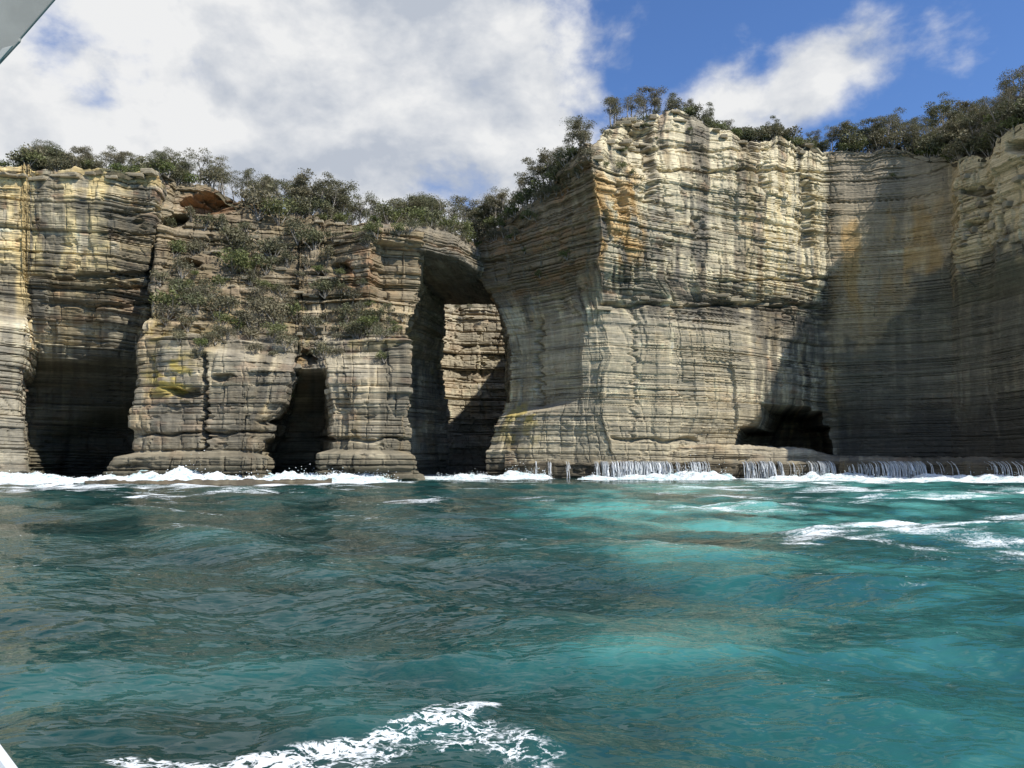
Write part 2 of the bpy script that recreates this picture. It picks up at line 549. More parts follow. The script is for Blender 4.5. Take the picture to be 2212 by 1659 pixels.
def tint_L(C, px, py, Z, U, zz):
    n = fbm(U / 5, Z / 5, 301, 4)
    up = sstep(24, 31, Z + 2.5 * n)
    cream = up * sstep(-0.40, 0.25, fbm(U / 1.5, Z / 9, 302, 4)) * (1 - sstep(225, 265, px + 20 * n))
    C = lerp3(C, (0.72, 0.595, 0.33), 0.85 * cream)
    topy = up * sstep(38, 41, Z) * sstep(-0.3, 0.3, fbm(U / 4, Z / 2, 303, 3))
    C = lerp3(C, (0.62, 0.47, 0.2), 0.6 * topy)
    # black weathered beds
    for (a, b, c, d) in ((150, 345, 425, 470), (-60, 210, 432, 446), (110, 335, 582, 660), (-60, 110, 545, 690), (205, 345, 470, 600)):
        m = rect_mask(px, py, a, b, c, d, 18, 8, 304)
        C = lerp3(C, (0.085, 0.083, 0.073), 0.72 * m * sstep(-0.55, 0.1, fbm(U / 6, zz / 0.7, 305, 3)))
    strip = sstep(30, 40, px + 5 * n) * (1 - sstep(52, 64, px + 5 * n)) * sstep(20, 26, Z)
    C = lerp3(C, (0.66, 0.52, 0.27), 0.75 * strip)
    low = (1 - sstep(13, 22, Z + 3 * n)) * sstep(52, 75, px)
    C = lerp3(C, (0.12, 0.115, 0.09), 0.75 * low)  # grey-brown low rock, with shade below the overhang added to its colour
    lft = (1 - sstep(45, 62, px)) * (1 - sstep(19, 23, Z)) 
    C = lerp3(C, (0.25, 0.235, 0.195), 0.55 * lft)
    return C
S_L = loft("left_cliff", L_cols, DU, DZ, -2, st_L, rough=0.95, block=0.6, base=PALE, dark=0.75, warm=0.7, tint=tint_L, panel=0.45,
           massb=lambda px, py, Z: 0.45 * (1 - sstep(200, 240, px)) * sstep(27, 31, Z) - 0.35 * sstep(200, 240, px) * sstep(22, 26, Z),
           recess=[('r', 283, 305, 473, 480, 0.8), ('r', 160, 345, 588, 600, 0.9), ('r', 100, 330, 618, 628, 0.8), ('r', 90, 330, 655, 663, 0.8),
                   ('r', 215, 345, 500, 506, 0.7), ('r', 220, 345, 455, 462, 0.7)],
           label="pale banded sandstone cliff with dark sea cave at the left edge")

# ------------------------------------------------------------------ central buttress and bushy slope
M_cols = [
    P(44.5, (-2, 340, 128), (44.5, 372, 128)),
    P(44.5, (-2, 222, 96), (1.6, 234, 96.4), (3.2, 246, 96.6), (3.5, 290, 99), (6.5, 296, 99.2), (6.8, 281, 98.6), (9.5, 281, 98.8), (9.8, 292, 99.2), (14, 300, 99.5), (17, 303, 100), (22, 325, 104), (30, 335, 108), (38, 346, 111.5), (44.5, 356, 113)),
    P(44.5, (-2, 360, 94.6), (3.3, 360, 95), (3.6, 362, 97.6), (17, 365, 98.5), (18.5, 370, 103), (25, 380, 107.5), (33, 390, 112), (36, 395, 113.5), (44.5, 400, 116)),
    P(44.5, (-2, 432, 94.6), (3.3, 432, 95), (3.6, 432, 97.6), (17, 432, 98.5), (18.5, 435, 103.5), (25, 440, 108), (33, 445, 113), (36, 450, 114.5), (44.5, 455, 117.5)),
    P(43.5, (-2, 515, 94.6), (3.3, 515, 95), (3.6, 515, 97.6), (16, 515, 98.5), (18, 515, 104), (24, 515, 109), (32, 515, 114), (38, 518, 118), (43.5, 525, 122)),
    P(41.5, (-2, 584, 95), (3.0, 584, 95.4), (3.3, 562, 98), (5.2, 566, 98.2), (5.5, 584, 98.5), (7.5, 590, 98.5), (10, 616, 98.5), (14, 628, 99.5), (17, 642, 104), (24, 642, 110.5), (32, 642, 115), (38, 642, 118), (41.5, 642, 124)),
    P(41.5, (-2, 588, 119), (3, 588, 120), (10, 628, 118), (14.2, 640, 112), (14.7, 654, 102), (17, 656, 104.5), (24, 657, 110.7), (32, 657, 115), (38, 657, 118.5), (41.5, 657, 124.5)),
    P(41.5, (-2, 676, 119), (10, 702, 119), (14.2, 702, 112), (14.7, 690, 102), (17, 690, 104.5), (24, 690, 110.5), (32, 690, 114.8), (38, 690, 119), (41.5, 690, 125)),
    P(41, (-2, 680, 95.6), (3.6, 682, 96), (3.9, 712, 99), (10, 710, 99), (14.7, 708, 100), (17, 702, 104), (24, 705, 110), (32, 705, 114.3), (38, 705, 120), (41, 705, 125)),
    P(40.5, (-2, 800, 95), (3.6, 800, 95.6), (3.9, 800, 98.4), (13, 798, 99), (17, 800, 102.5), (20, 800, 106), (25, 798, 108.6), (32, 798, 109.5), (35, 800, 111), (38, 800, 117), (40.5, 800, 126)),
    P(40.3, (-2, 918, 96.6), (1.5, 902, 97), (3.4, 892, 97.4), (3.7, 868, 99), (8, 874, 99), (12, 880, 99.5), (17, 880, 100.5), (19, 872, 105), (24, 850, 111), (27, 826, 113.2), (33, 826, 113.4), (33.5, 835, 110.5), (36, 835, 112), (38, 838, 118), (40.3, 840, 127)),
    P(40, (-2, 905, 103), (3, 880, 104), (12, 874, 104.5), (19, 876, 107), (25, 902, 113.7), (27, 908, 114), (33, 910, 114.2), (33.5, 920, 112.5), (36, 920, 114), (38, 920, 119), (40, 920, 128)),
    P(40, (-2, 850, 112), (19, 850, 113), (26, 890, 118), (33, 914, 118), (40, 916, 128)),
    P(40, (-2, 862, 134), (19, 862, 134), (26, 900, 132), (33, 916, 130), (40, 920, 132)),
    P(40, (-2, 974, 146), (8, 964, 146), (18, 952, 146), (26, 960, 146), (33, 960, 146), (40, 960, 146)),
]
M_cols[0]['coarse'] = 3; M_cols[5]['coarse'] = 2; M_cols[6]['coarse'] = 2; M_cols[7]['coarse'] = 2; M_cols[11]['coarse'] = 2
st_M = Strata(8, tmin=0.3, tmax=1.9, med=0.7)
def tint_M(C, px, py, Z, U, zz):
    n = fbm(U / 5, Z / 5, 311, 4)
    lich = ell_mask(px, py, 372, 812, 48, 50, 0.5, 312) * sstep(-0.25, 0.25, fbm(U / 1.5, Z / 1.0, 313, 4))
    C = lerp3(C, LICHEN, 0.75 * lich)
    lich2 = sstep(0.25, 0.6, fbm(U / 3, Z / 2, 314, 4)) * sstep(14, 20, Z) * (1 - sstep(24, 28, Z))
    C = lerp3(C, LICHEN, 0.25 * lich2)
    red = ell_mask(px, py, 770, 595, 42, 62, 0.5, 315) * sstep(-0.2, 0.2, fbm(U / 2, zz / 1.3, 316, 4))
    C = lerp3(C, (0.42, 0.185, 0.085), 0.7 * red)
    slope = sstep(18, 22, Z) * sstep(320, 350, px)
    C = lerp3(C, (0.24, 0.185, 0.115), 0.55 * slope)
    soil = slope * sstep(0.0, 0.5, fbm(U / 3, Z / 2, 317, 4))
    C = lerp3(C, (0.15, 0.125, 0.075), 0.5 * soil)
    alc = ell_mask(px, py, 450, 437, 62, 24, 0.4, 318)
    C = lerp3(C, (0.30, 0.155, 0.075), 0.6 * alc)
    wet = (1 - sstep(3, 9, Z + 2 * n))
    C = lerp3(C, (0.16, 0.145, 0.105), 0.45 * wet)
    return C
def reg_M(px, py, Z, rough, block):
    lower = (1 - sstep(16, 19, Z)) - 2.2 * (1 - sstep(3.5, 4.0, Z))
    return rough * (1 - 0.25 * lower), block * (1 - 0.25 * lower)
S_M = loft("central_buttress", M_cols, DU, DZ, -2, st_M, stair=make_stair(5, lambda z: 0.85 * sstep(16.5, 19, z)), rough=1.0, block=0.9, base=(0.33, 0.29, 0.215), dark=0.75, warm=0.35, panel=0.6, cream=0.22, zsm=0.2,
           tint=tint_M, regions=reg_M, warpamp=0.35,
           recess=[('e', 450, 440, 50, 20, 4.5), ('e', 379, 477, 24, 14, 3.5), ('e', 410, 570, 24, 10, 2.5), ('e', 800, 590, 0.1, 0.1, 0),
                   ('r', 436, 444, 760, 985, 1.4), ('e', 395, 848, 34, 9, 1.8), ('e', 482, 815, 20, 9, 1.5), ('e', 660, 775, 16, 16, 2.5), ('r', 425, 432, 700, 780, 0.9),
                   ('r', 560, 610, 905, 914, 1.2), ('r', 310, 600, 933, 939, 1.0), ('r', 690, 880, 945, 951, 0.9), ('e', 735, 582, 20, 10, 2.0), ('r', 735, 748, 800, 990, 0.0)],
           label="tan stepped sandstone buttress with bushes on its ledges and a narrow cave")

# ------------------------------------------------------------------ right headland and bay wall
R_cols = [
    P(40, (-2, 1090, 152), (40, 1090, 152)),
    P(40, (-2, 1046, 118), (4, 1050, 119), (5, 1060, 120), (9.5, 1085, 121), (10.5, 1096, 124), (18, 1104, 124), (24, 1095, 124), (27, 1078, 124.5), (30, 1055, 126), (33, 1036, 127.5), (36, 1030, 128), (40, 1030, 130)),
    P(42.3, (-2, 1150, 114.5), (4, 1150, 115), (10, 1160, 116), (11, 1165, 120), (24, 1160, 120.3), (30, 1140, 120.5), (36, 1130, 121), (42.3, 1115, 123)),
    P(45, (-2, 1262, 113.5), (24, 1258, 113.5), (27, 1245, 114.2), (31, 1225, 114.4), (38, 1215, 115), (45, 1205, 116.5)),
    P(48.2, (-2, 1318, 112.6), (5, 1322, 112.5), (9, 1302, 112.7), (15, 1306, 112.5), (18, 1322, 112.5), (22, 1308, 112.6), (25, 1304, 112.6), (27, 1300, 112), (29, 1299, 109.8), (31, 1292, 109.4), (34, 1301, 109.2), (38, 1296, 109), (41, 1284, 109), (45.5, 1278, 108.6), (48.2, 1276, 109.5)),
    P(56.4, (-2, 1440, 114.5), (22, 1440, 114.5), (27, 1430, 115.6), (29.5, 1400, 113), (44, 1390, 113), (47, 1372, 115), (51, 1360, 117), (56.4, 1380, 120)),
    P(57.3, (-2, 1510, 117.8), (6, 1505, 117.8), (10, 1530, 116.5), (22, 1510, 116), (27, 1500, 118.4), (30, 1490, 116.6), (47, 1485, 117), (52, 1478, 119), (57.3, 1475, 121)),
    P(55, (-2, 1585, 121.5), (6, 1588, 121.5), (9, 1600, 121), (13, 1610, 120.6), (22, 1600, 119.6), (27, 1600, 122.6), (30, 1600, 120.6), (50, 1600, 121.5), (55, 1600, 124)),
    P(55, (-2, 1600, 156), (4, 1603, 156), (7.8, 1614, 154), (8.0, 1630, 126), (9.5, 1640, 124), (14, 1640, 122.5), (18, 1640, 122), (27, 1640, 124.4), (30, 1640, 122.6), (50, 1640, 123.2), (55, 1640, 125.5)),
    P(55.2, (-2, 1660, 162), (6, 1664, 162), (11.6, 1690, 160), (11.8, 1712, 131), (13, 1715, 129.5), (14, 1715, 128), (18, 1712, 126.8), (27, 1710, 127.4), (30, 1710, 125.6), (50, 1710, 126.2), (55.2, 1710, 127.5)),
    P(55.4, (-2, 1740, 162), (11.0, 1740, 160), (11.2, 1752, 134.5), (13, 1752, 132.5), (20, 1750, 130), (30, 1748, 128.2), (50, 1746, 127.6), (55.4, 1746, 128.8)),
    P(55.5, (-2, 1778, 156), (8.6, 1780, 154), (8.8, 1786, 138), (14, 1776, 134), (20, 1772, 131.6), (30, 1770, 129.6), (50, 1768, 128.7), (55.5, 1768, 129.6)),
    P(55.6, (-2, 1800, 141), (8.2, 1798, 140), (14, 1790, 134.5), (20, 1785, 132), (30, 1782, 130), (50, 1780, 129), (55.6, 1780, 130)),
    P(55, (-2, 1850, 138), (8, 1850, 137.5), (14, 1848, 134), (22, 1845, 131.5), (28, 1845, 129.4), (55, 1845, 129.4)),
    P(54, (-2, 1950, 133), (8, 1950, 132.5), (16, 1950, 130.5), (23, 1950, 129.5), (28, 1950, 127.8), (54, 1955, 128)),
    P(50.5, (-2, 2055, 128), (8, 2055, 127.5), (16, 2055, 126), (25, 2055, 125), (30, 2055, 123.5), (50.5, 2055, 123.8)),
    P(49.5, (-2, 2078, 126), (8, 2078, 125.5), (16, 2078, 124), (27, 2074, 122.4), (31, 2070, 117.8), (49.5, 2070, 118.4)),
    P(47.5, (-2, 2135, 121), (8, 2135, 120.5), (16, 2135, 119), (27, 2135, 117.4), (31, 2135, 113.6), (47.5, 2135, 114.2)),
    P(48.5, (-2, 2150, 119.6), (8, 2150, 119), (16, 2150, 117.6), (27, 2150, 116), (31, 2146, 111), (48.5, 2146, 111.5)),
    P(49.5, (-2, 2212, 114), (16, 2212, 112), (27, 2212, 110.5), (31, 2212, 106), (49.5, 2212, 106.5)),
    P(47, (-2, 2330, 106), (27, 2330, 103), (47, 2330, 99)),
    P(44, (-2, 2900, 84), (44, 2900, 79)),
]
R_cols[0]['coarse'] = 2; R_cols[-2]['coarse'] = 3
st_R = Strata(21, med=0.42)
def tint_R(C, px, py, Z, U, zz):
    n = fbm(U / 5, Z / 5, 321, 4)
    face = sstep(1280, 1300, px) * (1 - sstep(1780, 1800, px)) * sstep(27, 30, Z)
    # cream run-down streaks on the sunny face
    cr = face * sstep(-0.25, 0.40, fbm(U / 1.3, Z / 14, 322, 4) + 0.25 * sstep(1560, 1740, px))
    C = lerp3(C, (0.71, 0.64, 0.46), 0.8 * cr)
    dk = face * sstep(0.0, 0.5, fbm(U / 2.2 + 5, Z / 5, 323, 4)) * sstep(380, 430, py)
    C = lerp3(C, (0.17, 0.16, 0.145), 0.5 * dk)
    zd = ell_mask(px, py, 1465, 530, 105, 95, 0.6, 335) * face
    C = lerp3(C, (0.17, 0.155, 0.13), 0.62 * zd * sstep(-0.45, 0.35, fbm(U / 3.0, zz / 1.0, 336, 4)))
    zy = ell_mask(px, py, 1690, 500, 85, 150, 0.7, 337) * face * sstep(-0.2, 0.3, fbm(U / 0.9, Z / 22, 338, 3))
    C = lerp3(C, (0.70, 0.585, 0.34), 0.6 * zy)
    gb_ = sstep(1230, 1260, px) * (1 - sstep(1520, 1600, px)) * sstep(675, 690, py) * (1 - sstep(735, 750, py))
    C = lerp3(C, (0.22, 0.21, 0.19), 0.55 * gb_ * sstep(-0.4, 0.2, fbm(U / 5, zz / 0.6, 339, 3)))
    nose = sstep(1270, 1290, px + 8 * n) * (1 - sstep(1370, 1400, px + 12 * n)) * sstep(330, 400, py) * (1 - sstep(540, 600, py))
    C = lerp3(C, (0.58, 0.37, 0.14), 0.62 * nose * sstep(-0.35, 0.25, fbm(U / 2, Z / 3, 324, 3)))
    band = sstep(1380, 1420, px) * (1 - sstep(1795, 1815, px)) * sstep(24.0, 25.5, zz) * (1 - sstep(29.0, 30.5, zz))
    C = lerp3(C, (0.095, 0.088, 0.075), 0.75 * band * sstep(-0.6, 0.0, fbm(U / 4, zz / 0.8, 325, 3)))  # dark band: overhang shade painted into the colour
    low = sstep(1100, 1130, px) * (1 - sstep(1600, 1660, px)) * (1 - sstep(22, 25, Z + n))
    C = lerp3(C, (0.45, 0.40, 0.29), 0.55 * low)
    lam = low * sstep(0.1, 0.5, fbm(U / 9, zz / 0.55, 326, 3))
    C = lerp3(C, (0.24, 0.225, 0.19), 0.5 * lam)
    # bay wall: brown and ochre above, dark slate below a slanting limit
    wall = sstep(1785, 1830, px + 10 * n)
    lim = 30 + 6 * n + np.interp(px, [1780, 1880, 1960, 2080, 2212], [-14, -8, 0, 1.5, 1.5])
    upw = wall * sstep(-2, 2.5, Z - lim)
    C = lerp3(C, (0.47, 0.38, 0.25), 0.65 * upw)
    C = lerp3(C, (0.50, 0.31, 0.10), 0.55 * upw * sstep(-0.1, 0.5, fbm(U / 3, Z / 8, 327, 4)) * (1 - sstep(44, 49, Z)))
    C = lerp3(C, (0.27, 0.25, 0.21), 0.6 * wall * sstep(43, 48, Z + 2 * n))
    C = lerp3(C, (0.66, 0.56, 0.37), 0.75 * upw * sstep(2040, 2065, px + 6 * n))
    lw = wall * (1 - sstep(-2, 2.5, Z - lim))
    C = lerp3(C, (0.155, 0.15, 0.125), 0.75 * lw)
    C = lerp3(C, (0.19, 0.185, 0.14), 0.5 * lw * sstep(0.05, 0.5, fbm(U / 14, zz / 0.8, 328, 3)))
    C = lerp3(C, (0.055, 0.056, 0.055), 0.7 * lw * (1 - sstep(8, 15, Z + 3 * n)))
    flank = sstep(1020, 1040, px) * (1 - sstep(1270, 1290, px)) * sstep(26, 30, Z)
    C = lerp3(C, (0.19, 0.155, 0.10), 0.8 * flank)  # brown flank, darkened further to carry its shade in the colour
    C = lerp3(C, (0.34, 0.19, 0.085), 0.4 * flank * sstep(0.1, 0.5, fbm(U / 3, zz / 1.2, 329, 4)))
    lic = ell_mask(px, py, 1125, 890, 45, 18, 0.5, 330) + 0.5 * ell_mask(px, py, 1120, 930, 48, 40, 0.5, 331)
    C = lerp3(C, LICHEN, 0.65 * np.clip(lic, 0, 1) * sstep(-0.3, 0.3, fbm(U / 1.5, Z, 332, 3)))
    vein = np.exp(-((px - (2135 + 26 * np.sin((py - 850) / 60.0) + 5 * n)) / 3.0) ** 2) * sstep(800, 840, py) * (1 - sstep(940, 950, py))
    C = lerp3(C, (0.28, 0.26, 0.21), 0.5 * vein)
    return C
def reg_R(px, py, Z, rough, block):
    face = sstep(1290, 1320, px) * (1 - sstep(1760, 1800, px)) * sstep(26, 29, Z)
    wall = sstep(1790, 1830, px) * (1 - sstep(2040, 2070, px))
    wall2 = sstep(1790, 1830, px) * (1 - sstep(29, 32, Z))
    wl = np.maximum(wall, wall2)
    low = (1 - sstep(22, 25, Z)) * sstep(1100, 1130, px) * (1 - sstep(1650, 1750, px))
    ribs = sstep(2045, 2070, px) * sstep(30, 32, Z)
    return rough * (0.75 + 0.05 * face - 0.36 * wl - 0.28 * low + 0.15 * ribs), block * (0.62 - 0.02 * face - 0.42 * wl - 0.36 * low + 0.25 * ribs)
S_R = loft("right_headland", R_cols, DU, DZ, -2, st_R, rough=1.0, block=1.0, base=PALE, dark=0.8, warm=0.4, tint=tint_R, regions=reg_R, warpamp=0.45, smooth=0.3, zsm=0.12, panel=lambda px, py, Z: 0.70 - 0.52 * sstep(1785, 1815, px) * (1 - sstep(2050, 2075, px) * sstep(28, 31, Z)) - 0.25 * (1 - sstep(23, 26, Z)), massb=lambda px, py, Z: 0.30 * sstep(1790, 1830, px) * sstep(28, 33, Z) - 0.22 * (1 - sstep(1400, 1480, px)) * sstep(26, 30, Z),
           recess=[('r', 1395, 1412, 320, 430, 1.3), ('r', 1330, 1345, 395, 470, 0.8), ('e', 1385, 300, 20, 22, 1.5), ('r', 1735, 1750, 380, 540, 1.2), ('r', 1500, 1520, 470, 520, 0.9),
                   ('r', 1640, 1652, 350, 420, 0.8), ('r', 1300, 1780, 655, 664, 1.1), ('r', 1560, 1780, 600, 606, 0.9), ('r', 1320, 1500, 948, 955, 0.9), ('r', 1367, 1373, 560, 965, 0.5),
                   ('e', 2205, 318, 26, 16, 2.5), ('e', 2110, 412, 34, 9, 2.0), ('r', 2085, 2128, 478, 500, 1.2), ('r', 2152, 2160, 430, 540, 1.2), ('r', 1040, 1095, 560, 566, 0.6),
                   ('r', 1160, 1167, 690, 880, 0.9), ('r', 1360, 1780, 318, 324, 0.7), ('r', 1420, 1780, 366, 371, 0.9)],
           label="tall pale sandstone headland turning into a shaded bay wall on the right")

# ------------------------------------------------------------------ sea arch roof and the pit behind it
K_cols = [P(37, (-2, 935, 145), (37, 935, 145)), P(37, (-2, 918, 158), (37, 918, 158)), P(38, (-2, 952, 160), (10, 960, 161), (20, 950, 163), (38, 945, 166)), P(38, (-2, 1000, 166), (20, 1000, 168), (38, 990, 170)),
          P(38, (-2, 1060, 166), (20, 1060, 168), (38, 1060, 170)), P(36, (-2, 1130, 168), (36, 1130, 170)), P(32, (-2, 1215, 166), (32, 1215, 168)), P(32, (-2, 1225, 154), (32, 1225, 154)), P(32, (-2, 1094, 149), (32, 1094, 149))]
st_K = Strata(33, tmin=0.4, tmax=2.2, med=0.9)
def tint_K(C, px, py, Z, U, zz):
    C = lerp3(C, (0.37, 0.335, 0.26), np.full(px.shape, 0.65))
    return lerp3(C, (0.36, 0.16, 0.08), 0.12 * sstep(0.1, 0.5, fbm(U / 3, zz / 1.2, 341, 4)))
S_K = loft("inner_cliff", K_cols, 0.24, 0.14, -2, st_K, rough=1.7, block=1.2, base=TAN, dark=0.5, warm=0.2, tint=tint_K,
           label="sunlit rock wall seen through the sea arch")


def profile_sheet(name, cols, rows_n, du, st, rough, block, base, dark, warm, label, tint=None, noise_up=0.25, kind="structure", part="rock_bed", seg_len=None):
    """cols: list of lists of (px, Y, z) running round a profile"""
    A = []
    for c in cols:
        q = np.array([(WX(p[0], p[1]), p[1], p[2]) for p in c], float)
        s = np.arange(len(q))
        t = np.linspace(0, len(q) - 1, rows_n)
        A.append(np.stack([np.interp(t, s, q[:, k]) for k in range(3)], -1))
    A = np.array(A)
    segl = np.median(np.linalg.norm(np.diff(A, axis=0), axis=2), axis=1)
    uu = np.concatenate([[0], np.cumsum(segl)])
    U = np.linspace(0, uu[-1], int(uu[-1] / du) + 2)
    k = np.clip(np.searchsorted(uu, U, side='right') - 1, 0, len(cols) - 2)
    f = ((U - uu[k]) / (uu[k + 1] - uu[k]))[:, None, None]
    G = A[k] * (1 - f) + A[k + 1] * f
    G = box_smooth(G, int(0.6 / du))
    Gs = box_smooth(box_smooth(G, int(1.5 / du)), 2, 1)
    N = np.cross(np.gradient(Gs, axis=0), np.gradient(Gs, axis=1)); N /= np.linalg.norm(N, axis=2, keepdims=True) + 1e-9
    X, Y, Z = G[..., 0], G[..., 1], G[..., 2]
    Ug = np.broadcast_to(U[:, None], X.shape)
    zz = Z + 0.3 * fbm(X / 12, Y / 12, st.seed + 5, 2)
    d, i, j, hb, hm = st.disp(Ug, zz, rough, block)
    steep = 1 - np.abs(N[..., 2])
    dd = d * (0.12 + 0.88 * steep) + noise_up * (1 - steep) * fbm(X / 1.6, Y / 1.2, st.seed + 6, 4)
    G2 = G + N * dd[..., None]
    px, py = proj(X, Y, Z)
    C = rock_colour(st, Ug, Z, zz, px, py, i, j, hb, hm, base, dark, warm)
    if tint:
        C = tint(C, px, py, Z, Ug, zz)
    C = np.clip(C * WARM, 0.015, 0.72)
    root = link(name, None); tag(root, label, None, None, kind)
    fs = grid_faces(*X.shape)
    kk = np.broadcast_to((U[:, None] // (seg_len or 14)).astype(int), X.shape)[:-1, :-1].reshape(-1) * 100 + np.broadcast_to((np.arange(rows_n) * 4 // rows_n)[None], X.shape)[:-1, :-1].reshape(-1)
    V = G2.reshape(-1, 3); Cf = C.reshape(-1, 3)
    for key in np.unique(kk):
        sub = fs[kk == key]
        ids, inv = np.unique(sub, return_inverse=True)
        link(part, mesh_arrays(part, V[ids], inv.reshape(-1, 4), Cf[ids]), ROCK, root)
    S = Sheet(); S.G = G2; S.U = U; S.root = root
    return S


B_cols = []
for px, Yf, zf in ((800, 113.2, 33.6), (860, 113.0, 33.5), (920, 113.6, 33.4), (985, 118, 33.4), (1025, 124.5, 33.2), (1050, 128, 32.8), (1100, 132, 32)):
    q = (px - 800) / 300.0
    bpx = 935 + q * 185
    B_cols.append([(bpx, 150, 39), (bpx, 149, 33.0), (bpx - 4, 146.5, 32.6), (px * .5 + bpx * .5, (Yf + 141) / 2, 32.4), (px, Yf + 1.4, zf - 0.2), (px, Yf, zf + 0.3),
                   (px, Yf, zf + 1.6), (px, Yf + .4, zf + 3), (px, Yf + 1.4, 37.6), (px + 3, Yf + 4.5, 38.8), (px + 6, (Yf + 10 + 126) / 2, 39.6), (px + 10, (Yf + 14 + 140) / 2, 40.2), (px + 20, 144, 40.4)])
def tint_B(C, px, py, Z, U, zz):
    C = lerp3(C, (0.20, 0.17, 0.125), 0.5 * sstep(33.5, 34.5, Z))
    return lerp3(C, (0.07, 0.065, 0.055), 0.8 * (1 - sstep(33.0, 34.2, Z)))  # underside of the roof darkened: shade put into the rock colour
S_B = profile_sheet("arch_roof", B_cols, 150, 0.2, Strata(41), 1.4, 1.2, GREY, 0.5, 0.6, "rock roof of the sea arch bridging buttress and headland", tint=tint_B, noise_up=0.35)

# ------------------------------------------------------------------ rock bench and low shelf along the headland foot
Q = [(1090, 114.5, 4.0, 2.6), (1160, 112.5, 4.9, 3.0), (1280, 110.5, 5.2, 3.4), (1450, 111, 4.9, 3.6), (1600, 112, 4.6, 4.0), (1740, 112, 4.0, 4.5), (1800, 110.5, 2.75, 5), (1830, 109, 2.5, 6), (2000, 104, 2.45, 7), (2212, 96, 2.45, 8), (2500, 84, 2.45, 8)]
S_cols = []
for px, Y0, zt, dep in Q:
    S_cols.append([(px, Y0 - .2, -1.2), (px, Y0 - .1, 0.6), (px, Y0, 2.05), (px, Y0 + .25, 2.34), (px, Y0 + 1.4, 2.40), (px, Y0 + dep, 2.46), (px, Y0 + dep + .35, 0.5 * (2.5 + zt)), (px, Y0 + dep + .9, zt), (px, Y0 + dep + 3, zt + .25), (px, Y0 + dep + 9, zt + .5), (px, Y0 + 30, zt + .7)])
def tint_S(C, px, py, Z, U, zz):
    C = lerp3(C, (0.30, 0.265, 0.20), 0.55 * sstep(2.4, 2.9, Z) * (1 - sstep(1780, 1830, px)))
    C = lerp3(C, (0.085, 0.07, 0.05), 0.6 * (1 - sstep(2.1, 2.6, Z)))
    return C
S_S = profile_sheet("rock_shelf", S_cols, 110, 0.16, Strata(52), 0.6, 0.7, GREY, 0.5, 0.5, "flat wave-washed rock shelf and bench along the foot of the headland", tint=tint_S, noise_up=0.3, part="rock_ledge")

# low drowned ledge in front of the buttress, almost level with the sea
W_cols = [[(px, Y0, -0.8), (px, Y0 + .2, 0.05), (px, Y0 + .6, 0.30), (px, Y0 + 3, 0.42), (px, Y0 + 7, 0.1)] for px, Y0 in ((180, 82.5), (300, 81), (450, 80.5), (600, 82), (720, 85))]
S_W = profile_sheet("drowned_ledge", W_cols, 40, 0.25, Strata(61), 0.4, 0.4, (0.2, 0.14, 0.085), 0.4, 0.6, "brown drowned rock ledge in the surf below the buttress", noise_up=0.3, part="rock_ledge")

# ------------------------------------------------------------------ wooded ground on top of the cliffs
def soil_material():
    m, t, p, out = principled("scrub_soil")
    ob = t.n('ShaderNodeTexCoord').outputs['Object']
    n = t.noise(ob, 0.8, 6.0, 0.65)[0]
    t.set(p.inputs['Base Color'], t.mix(t.ramp(n, 0.35, 0.65), (0.045, 0.042, 0.022, 1), (0.13, 0.105, 0.06, 1)))
    p.inputs['Roughness'].default_value = 1.0
    b = t.n('ShaderNodeBump'); b.inputs['Distance'].default_value = 0.5
    t.set(b.inputs['Height'], n); t.set(p.inputs['Normal'], b.outputs[0])
    return m
SOIL = soil_material()


def plateau(name, rim, back, rise, dist, label):
    """rim: (n,3); back: (n,2) directions; rise(s, k): height gain; dist: (n,) reach"""
    s = np.array([0, 0.5, 1.2, 2.2, 3.5, 5, 7, 9.5, 12.5, 16, 20, 25, 31, 38]) / 38.0
    G = np.zeros((len(rim), len(s) + 1, 3))
    G[:, 0] = rim + np.c_[back * -0.05, np.full(len(rim), -0.8)]
    for k, q in enumerate(s):
        dd = dist * q
        G[:, k + 1, 0] = rim[:, 0] + back[:, 0] * (dd + 0.15)
        G[:, k + 1, 1] = rim[:, 1] + back[:, 1] * (dd + 0.15)
        G[:, k + 1, 2] = rim[:, 2] - 0.12 + rise(dd) + 0.35 * fbm(G[:, k + 1, 0] / 4, G[:, k + 1, 1] / 4, 91, 2) * min(1, q * 8)
    me = mesh_arrays(name, G.reshape(-1, 3), grid_faces(len(rim), len(s) + 1), smooth=True)
    o = link(name, me, SOIL); tag(o, label, None, None, "structure")
    return G[:, 1:]


def rim_of(S, step=6, sm=8):
    r = np.stack([S.X[:, -1], S.Y[:, -1], S.Z[:, -1]], -1)
    return r[::step].copy(), S.px[:, -1][::step]


rl, pl = rim_of(S_L)
k = pl < 350
rl, pl = rl[k], pl[k]
G_L = plateau("left_cliff_top", rl, np.tile([-0.02, 1.0], (len(rl), 1)), lambda d: 0.10 * d, np.full(len(rl), 38.), "scrubby ground on top of the left cliff")
rm, pm = rim_of(S_M)
kk = np.arange(len(pm)); k = (pm > 350) & (pm < 925) & (rm[:, 1] < 131)
rm, pm = rm[k], pm[k]
G_M = plateau("wooded_saddle", rm, np.tile([-0.03, 1.0], (len(rm), 1)), lambda d: 0.13 * d, np.interp(pm, [800, 925], [38, 14]), "wooded saddle above the central buttress")
rr, pr = rim_of(S_R)
k = (rr[:, 1] < 131.5) & (rr[:, 1] > 60)
rr, pr = rr[k], pr[k]
a = np.interp(pr, [1030, 1120, 1280, 1500, 1780, 1850, 2212, 2900], [0.35, 0.6, 0.55, -0.1, 0.15, 0.45, 0.75, 0.9])
bd = np.stack([np.sin(a), np.cos(a)], -1)
dist_r = np.interp(pr, [1030, 1120, 1280, 1400, 1780, 2212], [18, 26, 27, 30, 34, 38])
